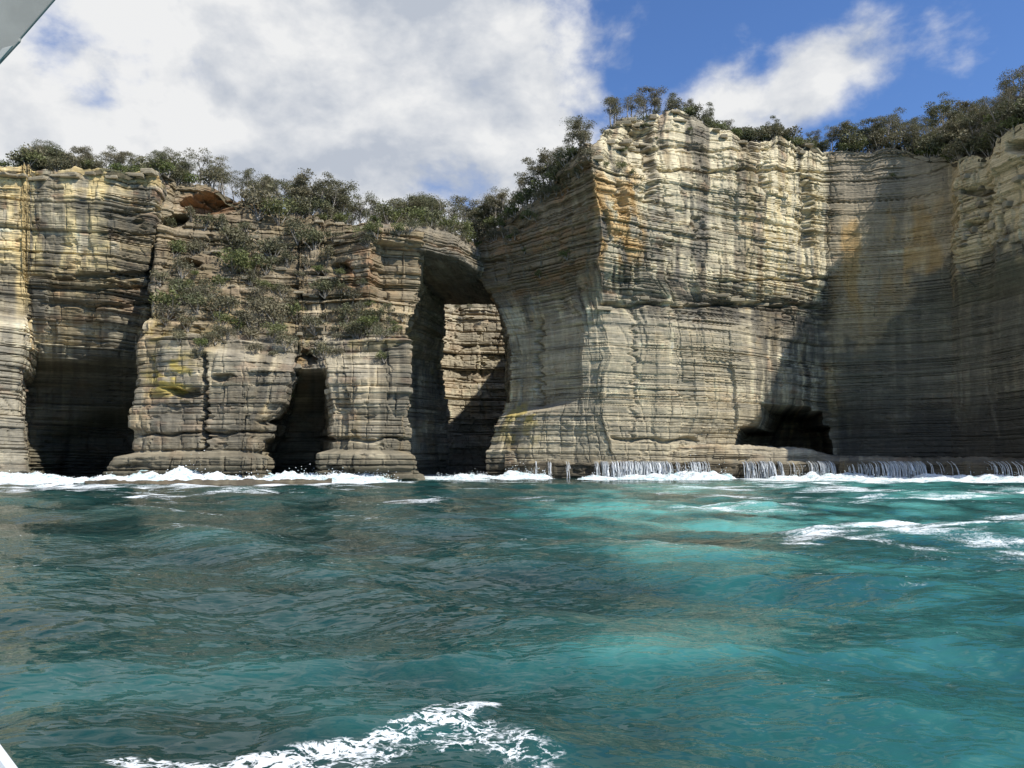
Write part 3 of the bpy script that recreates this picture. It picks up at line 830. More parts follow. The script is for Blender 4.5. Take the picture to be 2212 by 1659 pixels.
slope_r = np.interp(pr, [1030, 1250, 1290, 1780, 1860, 2000, 2300], [0.30, 0.30, 0.22, 0.0, 0.16, 0.52, 0.74])
G_R = plateau("headland_top", rr, bd, lambda d: slope_r * d, dist_r, "wooded ground on top of the right headland")

# ------------------------------------------------------------------ sea
scene.cycles.adaptive_threshold = 0.014
scene.cycles.max_bounces = 6
scene.cycles.diffuse_bounces = 1
scene.cycles.glossy_bounces = 3
scene.cycles.transmission_bounces = 3
scene.cycles.caustics_reflective = False
scene.cycles.caustics_refractive = False

wr = np.random.default_rng(5)
WAVES = []
for lam0, amp0, n, spread in ((13.0, 0.070, 4, 22), (7.0, 0.045, 7, 34), (3.8, 0.027, 10, 36), (2.0, 0.0108, 14, 38), (1.05, 0.0045, 16, 38), (0.56, 0.0028, 16, 36), (0.32, 0.0015, 14, 36)):
    for q in range(n):
        lam = lam0 * wr.uniform(0.72, 1.35)
        th = math.radians(78 + wr.normal(0, spread))
        WAVES.append((2 * math.pi / lam, math.cos(th), math.sin(th), amp0 * wr.uniform(0.6, 1.3), wr.uniform(0, 6.28), lam))


def sea_waves(X, Y, spacing):
    dx = np.zeros_like(X); dy = np.zeros_like(X); dz = np.zeros_like(X)
    calm = 1 - 0.55 * sstep(70, 105, Y)
    gust = 0.75 + 0.5 * n2d(X / 16, Y / 16, 500)
    for k, cx_, cy_, a, ph, lam in WAVES:
        att = sstep(1.6, 3.4, lam / spacing) * (gust if lam < 3 else 1.0)
        p = k * (cx_ * X + cy_ * Y) + ph + 0.9 * n2d(X / (lam * 2.2), Y / (lam * 2.2), int(ph * 1000))
        s_, c_ = np.sin(p), np.cos(p)
        dz += a * att * s_
        q = 0.75 * a * att
        dx -= q * cx_ * c_; dy -= q * cy_ * c_
    return dx * calm, dy * calm, dz * calm


def polyline_mask(px, py, pts, rx, ry):
    """soft distance to a polyline given in photo coordinates"""
    m = np.zeros_like(px)
    for (x0, y0), (x1, y1) in zip(pts[:-1], pts[1:]):
        ax, ay = (px - x0) / rx, (py - y0) / ry
        bx, by = (x1 - x0) / rx, (y1 - y0) / ry
        t_ = np.clip((ax * bx + ay * by) / (bx * bx + by * by), 0, 1)
        d_ = np.sqrt((ax - bx * t_) ** 2 + (ay - by * t_) ** 2)
        m = np.maximum(m, 1 - np.clip(d_, 0, 1))
    return m


def build_sea():
    tin = np.linspace(-0.78, 0.78, 740)
    ext = 0.78 + np.cumsum(0.02 * 1.22 ** np.arange(22))
    tn = np.concatenate([-ext[::-1], tin, ext])
    rows = [4.4]
    while rows[-1] < 135:
        y = rows[-1]
        rows.append(y + max(0.034, 0.0072 * y + 0.00002 * y * y) * (0.9 if y < 60 else 1.0))
    r2 = [rows[-1]]
    while r2[-1] < 6000:
        r2.append(r2[-1] * 1.16 + 2)
    back = [-400, -200, -100, -50, -25, -12, -6, -3, -1, 0.5, 1.6, 2.6, 3.4, 4.0]
    Yr = np.array(back + rows + r2[1:])
    Y, T = np.meshgrid(Yr, tn, indexing='ij')
    X = T * np.sqrt(Y * Y + 36.0)
    sp = np.maximum(np.gradient(Y, axis=0), np.gradient(X, axis=1))
    dx, dy, dz = sea_waves(X, Y, sp)
    # the crest that carries the foam beside the boat
    cr = np.zeros_like(X)
    for (x0, y0, x1, y1, h, wd) in ((-4.5, 7.3, -2.0, 7.15, 0.05, 0.35), (-2.0, 7.15, -0.35, 7.9, 0.13, 0.40), (-0.35, 7.9, 0.25, 7.2, 0.10, 0.35), (-7.0, 9.0, 0.6, 9.8, 0.10, 0.55), (0.8, 9.6, 4.6, 10.2, 0.09, 0.6), (10.5, 27, 14, 29.3, 0.20, 0.9), (14, 29.3, 19.5, 26, 0.22, 1.0), (8.6, 39.4, 15.3, 40, 0.22, 1.2), (-11, 22, -4, 23.5, .14, .9), (3, 17, 9, 16, .12, .8)):
        bx, by = x1 - x0, y1 - y0
        t_ = np.clip(((X - x0) * bx + (Y - y0) * by) / (bx * bx + by * by), 0, 1)
        d_ = np.sqrt((X - x0 - bx * t_) ** 2 + ((Y - y0 - by * t_)) ** 2)
        cr = np.maximum(cr, h * np.exp(-(d_ / wd) ** 2) * (1 + 0.35 * n2d(X * 1.3, Y * 1.3, 511)))
    dz = dz + cr
    Z = dz
    Yf = np.maximum(Y, 0.5)
    px, py = CX + X / Yf * F, YH + EYE / Yf * F
    px = px + 0 * py
    n_ = fbm(X / 5, Y / 5, 520, 4)
    pxw = px + 26 * fbm(X / 3 + 4, Y / 4, 521, 3) * np.clip(40 / Yf, .3, 1.2)
    pyw = py + 9 * fbm(X / 3, Y / 4, 522, 3) * np.clip(20 / Yf, .4, 3)
    foam = np.zeros_like(X)
    def add(m, a):
        nonlocal foam
        foam = np.maximum(foam, a * m)
    vis = (Y > 1)
    add(polyline_mask(pxw, pyw, [(250, 1668), (560, 1632), (800, 1606), (930, 1564), (1035, 1516)], 110, 30), 0.64)
    add(polyline_mask(pxw, pyw, [(700, 1650), (900, 1625), (1040, 1590), (1120, 1640)], 200, 75), 0.52)
    add(polyline_mask(pxw, pyw, [(300, 1665), (700, 1640), (1000, 1650), (1230, 1680)], 160, 40), 0.50)
    add(polyline_mask(pxw, pyw, [(990, 1560), (1040, 1512)], 40, 26), 0.60)
    add(polyline_mask(pxw, pyw, [(1740, 1164), (1850, 1138), (1960, 1153), (2080, 1160), (2260, 1184)], 120, 24), 0.72)
    add(polyline_mask(pxw, pyw, [(1850, 1172), (2000, 1182), (2260, 1190)], 100, 14), 0.62)
    add(polyline_mask(pxw, pyw, [(1465, 1104), (1600, 1108), (1750, 1100)], 70, 15), 0.74)
    add(polyline_mask(pxw, pyw, [(1480, 1058), (1700, 1052), (1900, 1062)], 120, 14), 0.74)
    add(polyline_mask(pxw, pyw, [(2070, 1118), (2260, 1112)], 90, 13), 0.72)
    add(polyline_mask(pxw, pyw, [(1560, 1075), (1800, 1082), (2260, 1060)], 160, 14), 0.62)
    add(polyline_mask(pxw, pyw, [(-80, 1066), (120, 1060), (300, 1052)], 130, 9), 0.72)
    add(polyline_mask(pxw, pyw, [(-200, 1052), (180, 1052), (420, 1052), (640, 1046), (860, 1040)], 90, 8), 0.9)
    add(polyline_mask(pxw, pyw, [(930, 1030), (1200, 1026), (1270, 1026), (1560, 1030), (1700, 1038), (1900, 1040), (2260, 1040)], 90, 9), 0.98)
    add(polyline_mask(pxw, pyw, [(310, 1072), (560, 1064)], 120, 5), 0.72)
    add(polyline_mask(pxw, pyw, [(880, 1085), (1010, 1078), (1180, 1076)], 120, 10), 0.58)
    add(polyline_mask(pxw, pyw, [(596, 1200), (625, 1192)], 22, 7), 0.6)
    add(polyline_mask(pxw, pyw, [(1830, 1270), (2000, 1272)], 60, 8), 0.42)
    add(polyline_mask(pxw, pyw, [(1610, 1320), (1690, 1326)], 40, 6), 0.42)
    near = 1 - sstep(9, 14, Y)
    foam = foam * (1 + near * (0.55 * fbm(X / 0.7, Y / 0.55, 531, 3) - 0.05) + (1 - near) * 0.5 * fbm(X / 3.2, Y / 3.2, 532, 4))
    # wave tops throw a few flecks
    add(sstep(0.22, 0.42, dz) * vis, 0.50)
    foam = foam * vis
    # aerated water: pale turquoise
    aer = 0.125 + 0.24 * sstep(1130, 1500, px + 160 * n_) * sstep(1040, 1075, py)
    aer = np.maximum(aer, 1.15 * polyline_mask(pxw, pyw, [(1270, 1098), (1450, 1112), (1700, 1122), (1950, 1120)], 230, 60))
    aer = np.maximum(aer, 0.85 * polyline_mask(pxw, pyw, [(1420, 1056), (1800, 1052), (2260, 1075)], 180, 34))
    aer = np.maximum(aer, 0.40 * polyline_mask(pxw, pyw, [(1500, 1200), (1900, 1230), (2300, 1240)], 420, 70))
    aer = np.maximum(aer, 0.30 * polyline_mask(pxw, pyw, [(1150, 1420), (1500, 1420), (2212, 1560)], 320, 190))
    aer = np.maximum(aer, 0.95 * polyline_mask(pxw, pyw, [(800, 1034), (940, 1032)], 90, 13))
    aer = np.maximum(aer, 0.36 * polyline_mask(pxw, pyw, [(0, 1500), (620, 1480), (1150, 1640)], 380, 90))
    aer = aer * (0.80 + 0.45 * n_ + 0.35 * fbm(X / 1.6, Y / 1.1, 541, 3)) + 0.45 * np.clip(dz, 0, 0.5)
    aer = np.clip(aer, 0.03, 1)
    V = np.stack([X + dx, Y + dy, Z], -1)
    me = mesh_arrays("sea", V.reshape(-1, 3), grid_faces(len(tn), len(Yr))[:, [0, 1, 2, 3]] if False else grid_faces(len(Yr), len(tn)), attrs={"foam": foam.ravel(), "aer": aer.ravel(), "near": (1 - sstep(10, 20, Y)).ravel()}, smooth=True)
    me.flip_normals()
    m, t, p, out = principled("sea_water")
    ob = t.n('ShaderNodeTexCoord').outputs['Object']
    fa = t.n('ShaderNodeAttribute', attribute_name="foam").outputs['Fac']
    ae = t.n('ShaderNodeAttribute', attribute_name="aer").outputs['Fac']
    deep = t.mix(t.ramp(ae, 0.02, 0.45, 0, 1, False), (0.0075, 0.028, 0.026, 1), (0.021, 0.112, 0.104, 1))
    deep = t.mix(t.ramp(ae, 0.40, 1.0, 0, 1, False), deep, (0.10, 0.34, 0.30, 1))
    # foam: lace of bubbles with holes, coarse where it is thick
    wob = t.noise(ob, 1.6, 3.0, 0.6)[1]
    wsub = t.n('ShaderNodeVectorMath', operation='SCALE'); t.set(wsub.inputs[0], wob); wsub.inputs['Scale'].default_value = 0.35
    ov = t.vmath('ADD', ob, wsub.outputs[0])
    def ridge(vec, sc, det, dist):
        n_q = t.noise(vec, sc, det, 0.6, dist)[0]
        return t.math('ABSOLUTE', t.math('SUBTRACT', n_q, 0.5))
    lace = t.math('ADD', t.ramp(ridge(t.mapping(ov, (1, 1.25, 1)), 4.6, 4.0, 0.7), 0.0, 0.13, 0.34, -0.24), t.ramp(ridge(ov, 13.0, 3.0, 0.5), 0.0, 0.14, 0.16, -0.14))
    fn = t.noise(ov, 4.6, 6.0, 0.65)[0]
    fn2 = t.noise(t.mapping(ov, (0.8, 1.9, 1)), 1.0, 7.0, 0.66)[0]
    ne = t.n('ShaderNodeAttribute', attribute_name="near").outputs['Fac']
    fs = t.noise(t.mapping(ob, (0.28, 1.15, 1), rot=(0, 0, -0.06)), 1.0, 6.0, 0.6, 0.7)[0]
    ff = t.math('ADD', fa, t.math('MULTIPLY', t.math('SUBTRACT', fn, 0.5), t.ramp(ne, 0, 1, 0.35, 0.9, False)))
    ff = t.math('ADD', ff, t.math('MULTIPLY', t.math('SUBTRACT', fs, 0.5), t.ramp(ne, 0, 1, 1.7, 0.0, False)))
    ff = t.math('ADD', ff, t.math('MULTIPLY', t.math('SUBTRACT', fn2, 0.5), t.ramp(ne, 0, 1, 0.4, 1.0, False)))
    ff = t.math('ADD', ff, t.math('MULTIPLY', t.math('MULTIPLY', lace, t.ramp(ne, 0, 1, 0.3, 1.0, False)), t.ramp(fa, 0.05, 0.5, 0.0, 1.25)))
    fm = t.math('MULTIPLY', t.ramp(ff, 0.46, 0.98), t.ramp(fa, 0.10, 0.30))
    t.set(p.inputs['Base Color'], t.mix(t.math('MULTIPLY', fm, t.ramp(fn, 0.3, 0.65, 0.72, 1.0)), deep, (0.78, 0.81, 0.81, 1)))
    t.set(p.inputs['Roughness'], t.ramp(fm, 0, 1, 0.02, 0.75, False))
    p.inputs['IOR'].default_value = 1.333
    t.set(p.inputs['Specular IOR Level'], t.ramp(fm, 0, 1, 0.5, 0.2, False))
    gst = t.ramp(t.noise(t.mapping(ob, (0.10, 0.16, 1)), 1.0, 2.0, 0.5)[0], 0.35, 0.65, 0.45, 1.25)
    r1 = t.noise(t.mapping(ob, (1.0, 2.1, 1), rot=(0, 0, 0.18)), 1.15, 1.0, 0.5, 0.5)[0]
    r2_ = t.noise(t.mapping(ob, (1.0, 2.3, 1), rot=(0, 0, -0.12)), 2.9, 1.0, 0.45, 0.4)[0]
    r3_ = t.noise(t.mapping(ob, (1.0, 2.0, 1), rot=(0, 0, 0.3)), 8.0, 0.0, 0.5, 0.3)[0]
    hh = t.math('ADD', t.math('MULTIPLY', r1, 0.040), t.math('MULTIPLY', t.math('MULTIPLY', r2_, gst), 0.027))
    hh = t.math('ADD', hh, t.math('MULTIPLY', t.math('MULTIPLY', r3_, gst), 0.0045))
    b = t.n('ShaderNodeBump'); b.inputs['Strength'].default_value = 1.0; b.inputs['Distance'].default_value = 1.0
    t.set(b.inputs['Height'], hh); t.set(p.inputs['Normal'], b.outputs[0])
    o = link("sea", me, m)
    tag(o, "choppy teal sea with foam patches in front of the cliffs", None, None, "structure")


build_sea()

# ------------------------------------------------------------------ surf along the rocks
def foam_material():
    m, t, p, out = principled("surf_foam")
    ob = t.n('ShaderNodeTexCoord').outputs['Object']
    n = t.noise(t.mapping(ob, (0.5, 1.0, 1.2)), 1.6, 6.0, 0.65)[0]
    c = t.mix(t.ramp(n, 0.34, 0.56), (0.34, 0.50, 0.49, 1), (0.84, 0.86, 0.86, 1))
    t.set(p.inputs['Base Color'], c); p.inputs['Roughness'].default_value = 0.8
    p.inputs['Specular IOR Level'].default_value = 0.2
    b = t.n('ShaderNodeBump'); b.inputs['Strength'].default_value = 0.7; b.inputs['Distance'].default_value = 0.35
    t.set(b.inputs['Height'], t.noise(ob, 2.4, 5.0, 0.7)[0]); t.set(p.inputs['Normal'], b.outputs[0])
    return m
FOAM = foam_material()


def surf(ctrl, seed, label):
    """ctrl: (px, Y front, Y back, height)"""
    c = np.array(ctrl, float)
    n = max(40, int(np.abs(WX(c[-1, 0], c[-1, 1]) - WX(c[0, 0], c[0, 1])) / 0.16))
    nv = 46
    t = np.linspace(0, 1, n)
    q = np.linspace(0, 1, len(c))
    px, y0, y1, h = (np.interp(t, q, c[:, k]) for k in range(4))
    v = np.linspace(0, 1, nv)
    Y = y0[:, None] + (y1 - y0)[:, None] * v[None] + 1.1 * n2d(t[:, None] * n * .16 / 3.5, v[None] * 2, seed)
    X = WX(px, y0)[:, None] + 0 * v[None] + (WX(px, y1) - WX(px, y0))[:, None] * v[None]
    env = sstep(0, 0.05, t) * (1 - sstep(0.95, 1, t))
    h = h * np.clip(0.95 + 0.4 * fbm(t * n * .16 / 7.0, t * 0, seed + 20, 3), 0.5, 1.5)
    prof = 0.42 * sstep(0, 0.16, v) + 0.58 * sstep(0.35, 0.9, v)
    lump = fbm(X / 2.4, Y / 1.4, seed + 1, 4)
    fine = np.abs(fbm(X / 0.6, Y / 0.45, seed + 2, 3))
    tail = sstep(0, 0.05, v)[None] * (1 - 0.5 * sstep(0.9, 1, v))[None]
    Z = -0.16 + 0.85 * h[:, None] * env[:, None] * prof[None] * (0.75 + 0.40 * lump) + 0.16 * fine * env[:, None] * tail + 0.20 * lump * (0.3 + prof[None])
    # thrown spray: fine drops above the crests
    rs = np.random.default_rng(seed + 9)
    nd = int(n * 9)
    ii = rs.integers(0, n, nd); jj = np.clip((rs.beta(3, 2, nd) * nv).astype(int), 0, nv - 1)
    burst = np.clip(0.25 + fbm(X[ii, jj] / 2.0, X[ii, jj] * 0 + 3, seed + 3, 3), 0.02, 1.2)
    hz = rs.exponential(0.30, nd) * burst * (0.3 + h[ii]) * env[ii]
    dp = np.stack([X[ii, jj] + rs.normal(0, .15, nd), Y[ii, jj] + rs.normal(0, .2, nd), Z[ii, jj] + hz], -1)
    sz = rs.uniform(0.03, 0.085, nd)[:, None, None]
    tet = np.array([[1, 1, 1], [1, -1, -1], [-1, 1, -1], [-1, -1, 1]], float)[None] * sz * 0.6
    DV = (dp[:, None, :] + tet).reshape(-1, 3)
    bi_ = np.arange(nd)[:, None] * 4
    DF = np.concatenate([bi_ + np.array(q)[None] for q in ((0, 1, 2), (0, 3, 1), (0, 2, 3), (1, 3, 2))])
    so = link("sea_spray", mesh_arrays("sea_spray", DV, DF), FOAM)
    tag(so, "fine white spray thrown up over the " + label.replace("long ", "").replace("white ", ""), "spray", "spray over the surf", "stuff")
    V = np.stack([X, Y, Z], -1).reshape(-1, 3)
    o = link("breaking_surf", mesh_arrays("breaking_surf", V, grid_faces(n, nv), smooth=True), FOAM)
    tag(o, label, "surf", "white surf along the foot of the cliffs", "stuff")


surf([(-260, 80, 98, .9), (60, 79.5, 99, 1.0), (200, 81, 98, 1.1), (390, 83.5, 96.5, 1.75), (520, 84.5, 96.5, 1.5), (640, 86, 99, 1.5), (760, 88, 97.5, 1.2), (880, 93, 99, .55)], 601, "long white surf breaking below the left cliff and central buttress")
surf([(935, 100, 108, .5), (1000, 101, 112, 1.1), (1090, 103, 113, 1.1), (1200, 106, 111, .5)], 611, "white surf at the mouth of the sea arch")
surf([(1240, 105, 111, .5), (1330, 104, 110.5, .7), (1440, 103, 110.5, .9), (1500, 102, 111, 1.5), (1590, 102, 111.5, .7)], 621, "white surf under the broadest cascade")
surf([(1640, 100, 111.5, .5), (1760, 98, 111, .9), (1850, 95, 108, 1.25), (1960, 94, 106, 1.1), (2080, 90, 101, 1.0), (2212, 86, 96, .8), (2380, 81, 89, .8)], 631, "white surf along the shelf below the shaded bay wall")

# ------------------------------------------------------------------ water running off the shelf
def fall_material():
    m, t, p, out = principled("falling_water")
    ri = t.n('ShaderNodeNewGeometry').outputs['Random Per Island']
    t.set(p.inputs['Base Color'], t.mix(ri, (0.30, 0.33, 0.33, 1), (0.86, 0.88, 0.89, 1)))
    p.inputs['Roughness'].default_value = 0.35
    return m
FALL = fall_material()
QP = np.array([(q[0], q[1]) for q in Q])


def cascade(px0, px1, dens, seed, label, wmax=0.20):
    r = np.random.default_rng(seed)
    pxm = (px0 + px1) / 2; Ym = float(np.interp(pxm, QP[:, 0], QP[:, 1]))
    wid = (px1 - px0) / F * Ym
    n = int(wid * dens * (3.6 if dens > 3 else 1.3))
    V, Fc = [], []
    for q in range(n):
        px = r.uniform(px0, px1)
        if dens > 3 and n2d(px / 9.0, 0.0, seed + 900) + 0.5 * n2d(px / 3.0, 0.0, seed + 901) < r.uniform(-1.1, 0.25):
            continue
        Yf = float(np.interp(px, QP[:, 0], QP[:, 1]))
        x = WX(px, Yf); hw = min(0.022 + r.exponential(wmax * 0.26), 0.35) * 0.5
        zt = 2.46 + r.uniform(-0.05, 0.10) - max(0, r.gauss(-0.2, 0.5) if False else r.normal(-0.35, 0.5)); zb = -0.1 if r.random() < 0.6 else r.uniform(0.2, 1.5)
        reach = r.uniform(0.45, 1.1)
        base = len(V); K = 7
        for s_ in range(K):
            f = s_ / (K - 1)
            z = zt - (zt - zb) * f
            y = Yf - 0.45 - reach * math.sqrt(f) + (0.9 * (1 - f) ** 6)
            ww = hw * (0.7 + 0.8 * f)
            jx = x + 0.05 * math.sin(5 * f + px)
            V += [(jx - ww, y, z), (jx, y - 0.07 - ww * .5, z), (jx + ww, y, z), (jx, y + 0.05, z)]
        for s_ in range(K - 1):
            a = base + s_ * 4; b = a + 4
            for e in range(4):
                Fc.append((a + e, a + (e + 1) % 4, b + (e + 1) % 4, b + e))
    o = link("cascade", mesh_arrays("cascade", np.array(V), np.array(Fc), smooth=True), FALL)
    tag(o, label, "waterfall", "cascades running off the rock shelf", "stuff")


cascade(1282, 1535, 10.5, 1, "broadest white cascade pouring off the rock shelf below the headland")
cascade(1602, 1688, 9.5, 2, "short white cascade left of the dark gap in the shelf")
cascade(1700, 1730, 3, 3, "thin trickles between the two narrow cascades on the shelf", 0.1)
cascade(1742, 1800, 6.5, 4, "narrow slanting cascade at the end of the low rock bench")
cascade(1826, 1900, 3.5, 5, "thin cascade beginning right of the rock bench", 0.12)
cascade(1900, 1992, 8.5, 6, "wide white cascade below the shaded bay wall")
cascade(2005, 2090, 1.2, 7, "sparse trickles on the brown shelf edge near the right", 0.07)
cascade(2120, 2230, 3.0, 8, "faint veil of trickles at the right end of the shelf", 0.06)
for kq, (pxq, nm) in enumerate(((1158, "first thin trickle left of the broadest cascade"), (1187, "second thin trickle left of the broadest cascade"), (1226, "thin trickle nearest the left end of the broadest cascade"))):
    cascade(pxq - 3, pxq + 3, 8, 20 + kq, nm, 0.16)

# ------------------------------------------------------------------ vegetation
def leaf_material(name, c1, c2, c3):
    m = bpy.data.materials.new(name); m.use_nodes = True
    t = NT(m.node_tree)
    out = t.n('ShaderNodeOutputMaterial')
    ri = t.n('ShaderNodeNewGeometry').outputs['Random Per Island']
    oi = t.n('ShaderNodeObjectInfo').outputs['Random']
    c = t.mix(ri, c1 + (1,), c2 + (1,))
    c = t.mix(t.ramp(oi, 0.15, 1.0, 0.0, 0.75, False), c, c3 + (1,))
    d = t.n('ShaderNodeBsdfPrincipled'); t.set(d.inputs['Base Color'], c)
    d.inputs['Roughness'].default_value = 0.6; d.inputs['Specular IOR Level'].default_value = 0.3
    tr = t.n('ShaderNodeBsdfTranslucent'); t.set(tr.inputs['Color'], c)
    mx = t.n('ShaderNodeMixShader'); mx.inputs[0].default_value = 0.22
    m.node_tree.links.new(d.outputs[0], mx.inputs[1]); m.node_tree.links.new(tr.outputs[0], mx.inputs[2])
    m.node_tree.links.new(mx.outputs[0], out.inputs[0])
    return m


def bark_material(name, c1, c2):
    m, t, p, out = principled(name)
    ob = t.n('ShaderNodeTexCoord').outputs['Object']
    n = t.noise(t.mapping(ob, (3, 3, 0.8)), 2.0, 4.0, 0.6)[0]
    t.set(p.inputs['Base Color'], t.mix(t.ramp(n, 0.35, 0.65), c1 + (1,), c2 + (1,)))
    p.inputs['Roughness'].default_value = 0.85
    return m


LEAF_G = leaf_material("gum_leaves", (0.075, 0.084, 0.038), (0.205, 0.205, 0.105), (0.22, 0.185, 0.115))
LEAF_B = leaf_material("shrub_leaves", (0.055, 0.078, 0.022), (0.185, 0.21, 0.065), (0.20, 0.20, 0.09))
LEAF_H = leaf_material("heath_leaves", (0.10, 0.092, 0.055), (0.22, 0.195, 0.125), (0.16, 0.165, 0.085))
BARK = bark_material("gum_bark", (0.19, 0.165, 0.135), (0.42, 0.38, 0.32))
BARK_D = bark_material("dead_wood", (0.30, 0.28, 0.25), (0.48, 0.45, 0.41))


def tube(V, Fc, pts, rads, n=5):
    base = len(V)
    for k, p in enumerate(pts):
        d = (pts[min(k + 1, len(pts) - 1)] - pts[max(k - 1, 0)]).normalized()
        a = d.orthogonal().normalized(); b = d.cross(a)
        for e in range(n):
            an = 2 * math.pi * e / n
            V.append(p + (a * math.cos(an) + b * math.sin(an)) * rads[k])
    for k in range(len(pts) - 1):
        for e in range(n):
            Fc.append((base + k * n + e, base + k * n + (e + 1) % n, base + (k + 1) * n + (e + 1) % n, base + (k + 1) * n + e))


def branch(r, p0, d0, length, bend, k=5):
    pts = [p0.copy()]; d = d0.normalized()
    for q in range(k):
        d = (d + Vector((r.uniform(-1, 1), r.uniform(-1, 1), r.uniform(-.4, .8))) * bend).normalized()
        pts.append(pts[-1] + d * (length / k))
    return pts, d


def leaf_clump(r, LV, LF, c, rx, rz, n, size):
    for q in range(n):
        th = r.uniform(0, 6.283); u = r.uniform(-0.6, 1.0)
        rr = math.sqrt(max(0, 1 - u * u)) if u > 0 else 1.0
        rad = r.uniform(0.35, 1.08)
        p = c + Vector((rx * rr * rad * math.cos(th), rx * rr * rad * math.sin(th), rz * u * rad + r.gauss(0, .05)))
        a = Vector((r.gauss(0, 1), r.gauss(0, 1), r.gauss(0, .8))).normalized()
        b = a.cross(Vector((r.gauss(0, 1), r.gauss(0, 1), r.gauss(0, 1)))).normalized()
        l = size * r.uniform(0.6, 1.35); w_ = l * r.uniform(0.32, 0.6)
        i = len(LV)
        LV += [p - a * l * .5, p + b * w_ * .5, p + a * l * .5, p - b * w_ * .5]
        LF.append((i, i + 1, i + 2, i + 3))


def proto_tree(seed, H, bare, spread, nl, leaves, lean=0.12, dead=False):
    r = random.Random(seed)
    V, Fc, LV, LF = [], [], [], []
    nst = 1 if r.random() < .6 else 2
    tips = []
    for sidx in range(nst):
        d0 = Vector((r.uniform(-lean, lean) + (0.25 * (sidx * 2 - 1) if nst > 1 else 0), r.uniform(-lean, lean), 1))
        pts, d = branch(r, Vector((0.12 * sidx, 0, -0.4)), d0, H * 0.72 + .4, 0.13, 7)
        r0 = 0.020 * H + 0.03
        tube(V, Fc, pts, [r0 * (1 - .75 * k / 7) for k in range(8)])
        for q in range(nl):
            f = bare + (1 - bare) * (q + r.random()) / nl
            k = min(6, int(f * 7)); p0 = pts[k].lerp(pts[k + 1], f * 7 - k)
            an = r.uniform(0, 6.283)
            ln = spread * r.uniform(0.6, 1.1) * (1.15 - 0.45 * f)
            lp, ld = branch(r, p0, Vector((math.cos(an), math.sin(an), r.uniform(0.5, 1.2))), ln, 0.24, 5)
            lr = r0 * 0.42 * (1.1 - .5 * f)
            tube(V, Fc, lp, [lr * (1 - .7 * e / 5) for e in range(6)], 4)
            for z in range(3):
                tp, td = branch(r, lp[r.randint(3, 5)], ld + Vector((r.uniform(-1, 1), r.uniform(-1, 1), r.uniform(0.1, .9))), ln * r.uniform(.3, .55), 0.3, 3)
                tube(V, Fc, tp, [lr * .35, lr * .28, lr * .2, lr * .12], 3)
                tips.append(tp[-1])
                if dead:
                    tq, _ = branch(r, tp[2], td + Vector((r.uniform(-1, 1), r.uniform(-1, 1), .3)), ln * .35, .3, 3)
                    tube(V, Fc, tq, [lr * .25, lr * .2, lr * .15, lr * .08], 3)
    if not dead:
        for p in tips:
            if r.random() < 0.9:
                rx = H * r.uniform(0.075, 0.125) + 0.15
                leaf_clump(r, LV, LF, p, rx, rx * r.uniform(0.4, 0.65), int(2.3 * leaves * r.uniform(.6, 1.3)), 0.18)
    tm = mesh_arrays("trunk", np.array(V), np.array(Fc), smooth=True)
    tm.materials.append(BARK_D if dead else BARK)
    cm = None
    if LF:
        cm = mesh_arrays("crown", np.array(LV), np.array(LF))
    return tm, cm


def proto_shrub(seed, R, H, n, mat, size=0.22, lumps=7):
    r = random.Random(seed)
    V, Fc, LV, LF = [], [], [], []
    for q in range(lumps):
        an = r.uniform(0, 6.283); rr = R * r.uniform(0.1, 0.72)
        c = Vector((rr * math.cos(an), rr * math.sin(an), H * r.uniform(0.30, 0.72)))
        pts, d = branch(r, Vector((0, 0, -0.3)), c, (c - Vector((0, 0, -.3))).length, 0.10, 4)
        tube(V, Fc, pts, [.05, .042, .034, .026, .016], 4)
        leaf_clump(r, LV, LF, c, R * r.uniform(0.32, 0.55), H * r.uniform(0.24, 0.38), n // lumps, size)
    tm = mesh_arrays("stem", np.array(V), np.array(Fc), smooth=True); tm.materials.append(BARK)
    cm = mesh_arrays("foliage", np.array(LV), np.array(LF)); cm.materials.append(mat)
    return tm, cm


TREES = []
for sd_, H, bare, sp, nl, lv in ((1, 7.6, .45, 2.1, 7, 46), (2, 8.4, .50, 1.9, 6, 48), (3, 6.4, .35, 2.0, 7, 48), (4, 7.0, .40, 2.4, 8, 40), (5, 5.2, .28, 1.8, 7, 48), (6, 9.0, .55, 1.9, 6, 46), (7, 5.8, .30, 2.1, 8, 44)):
    a, b = proto_tree(sd_, H, bare, sp, nl, lv)
    b.materials.append(LEAF_G)
    TREES.append((a, b, H))
SPARSE = []
for sd_, H in ((31, 6.0), (32, 7.0)):
    a, b = proto_tree(sd_, H, .25, 1.5, 7, 22); b.materials.append(LEAF_G); SPARSE.append((a, b, H))
DEAD = [proto_tree(41, 5.0, .2, 1.5, 8, 0, .2, True) + (5.0,), proto_tree(42, 6.2, .3, 1.4, 7, 0, .2, True) + (6.2,)]
SHRUBS = [proto_shrub(11, 1.5, 1.7, 620, LEAF_B), proto_shrub(12, 1.1, 1.2, 460, LEAF_B), proto_shrub(13, 1.9, 2.2, 760, LEAF_G, .25, 9), proto_shrub(14, 1.3, 1.9, 560, LEAF_G, .24)]
HEATH = [proto_shrub(21, 1.4, 1.3, 620, LEAF_H, .17, 8), proto_shrub(22, 1.9, 2.1, 860, LEAF_H, .19, 10), proto_shrub(23, 0.9, 0.8, 380, LEAF_H, .16, 6)]
VEG = []


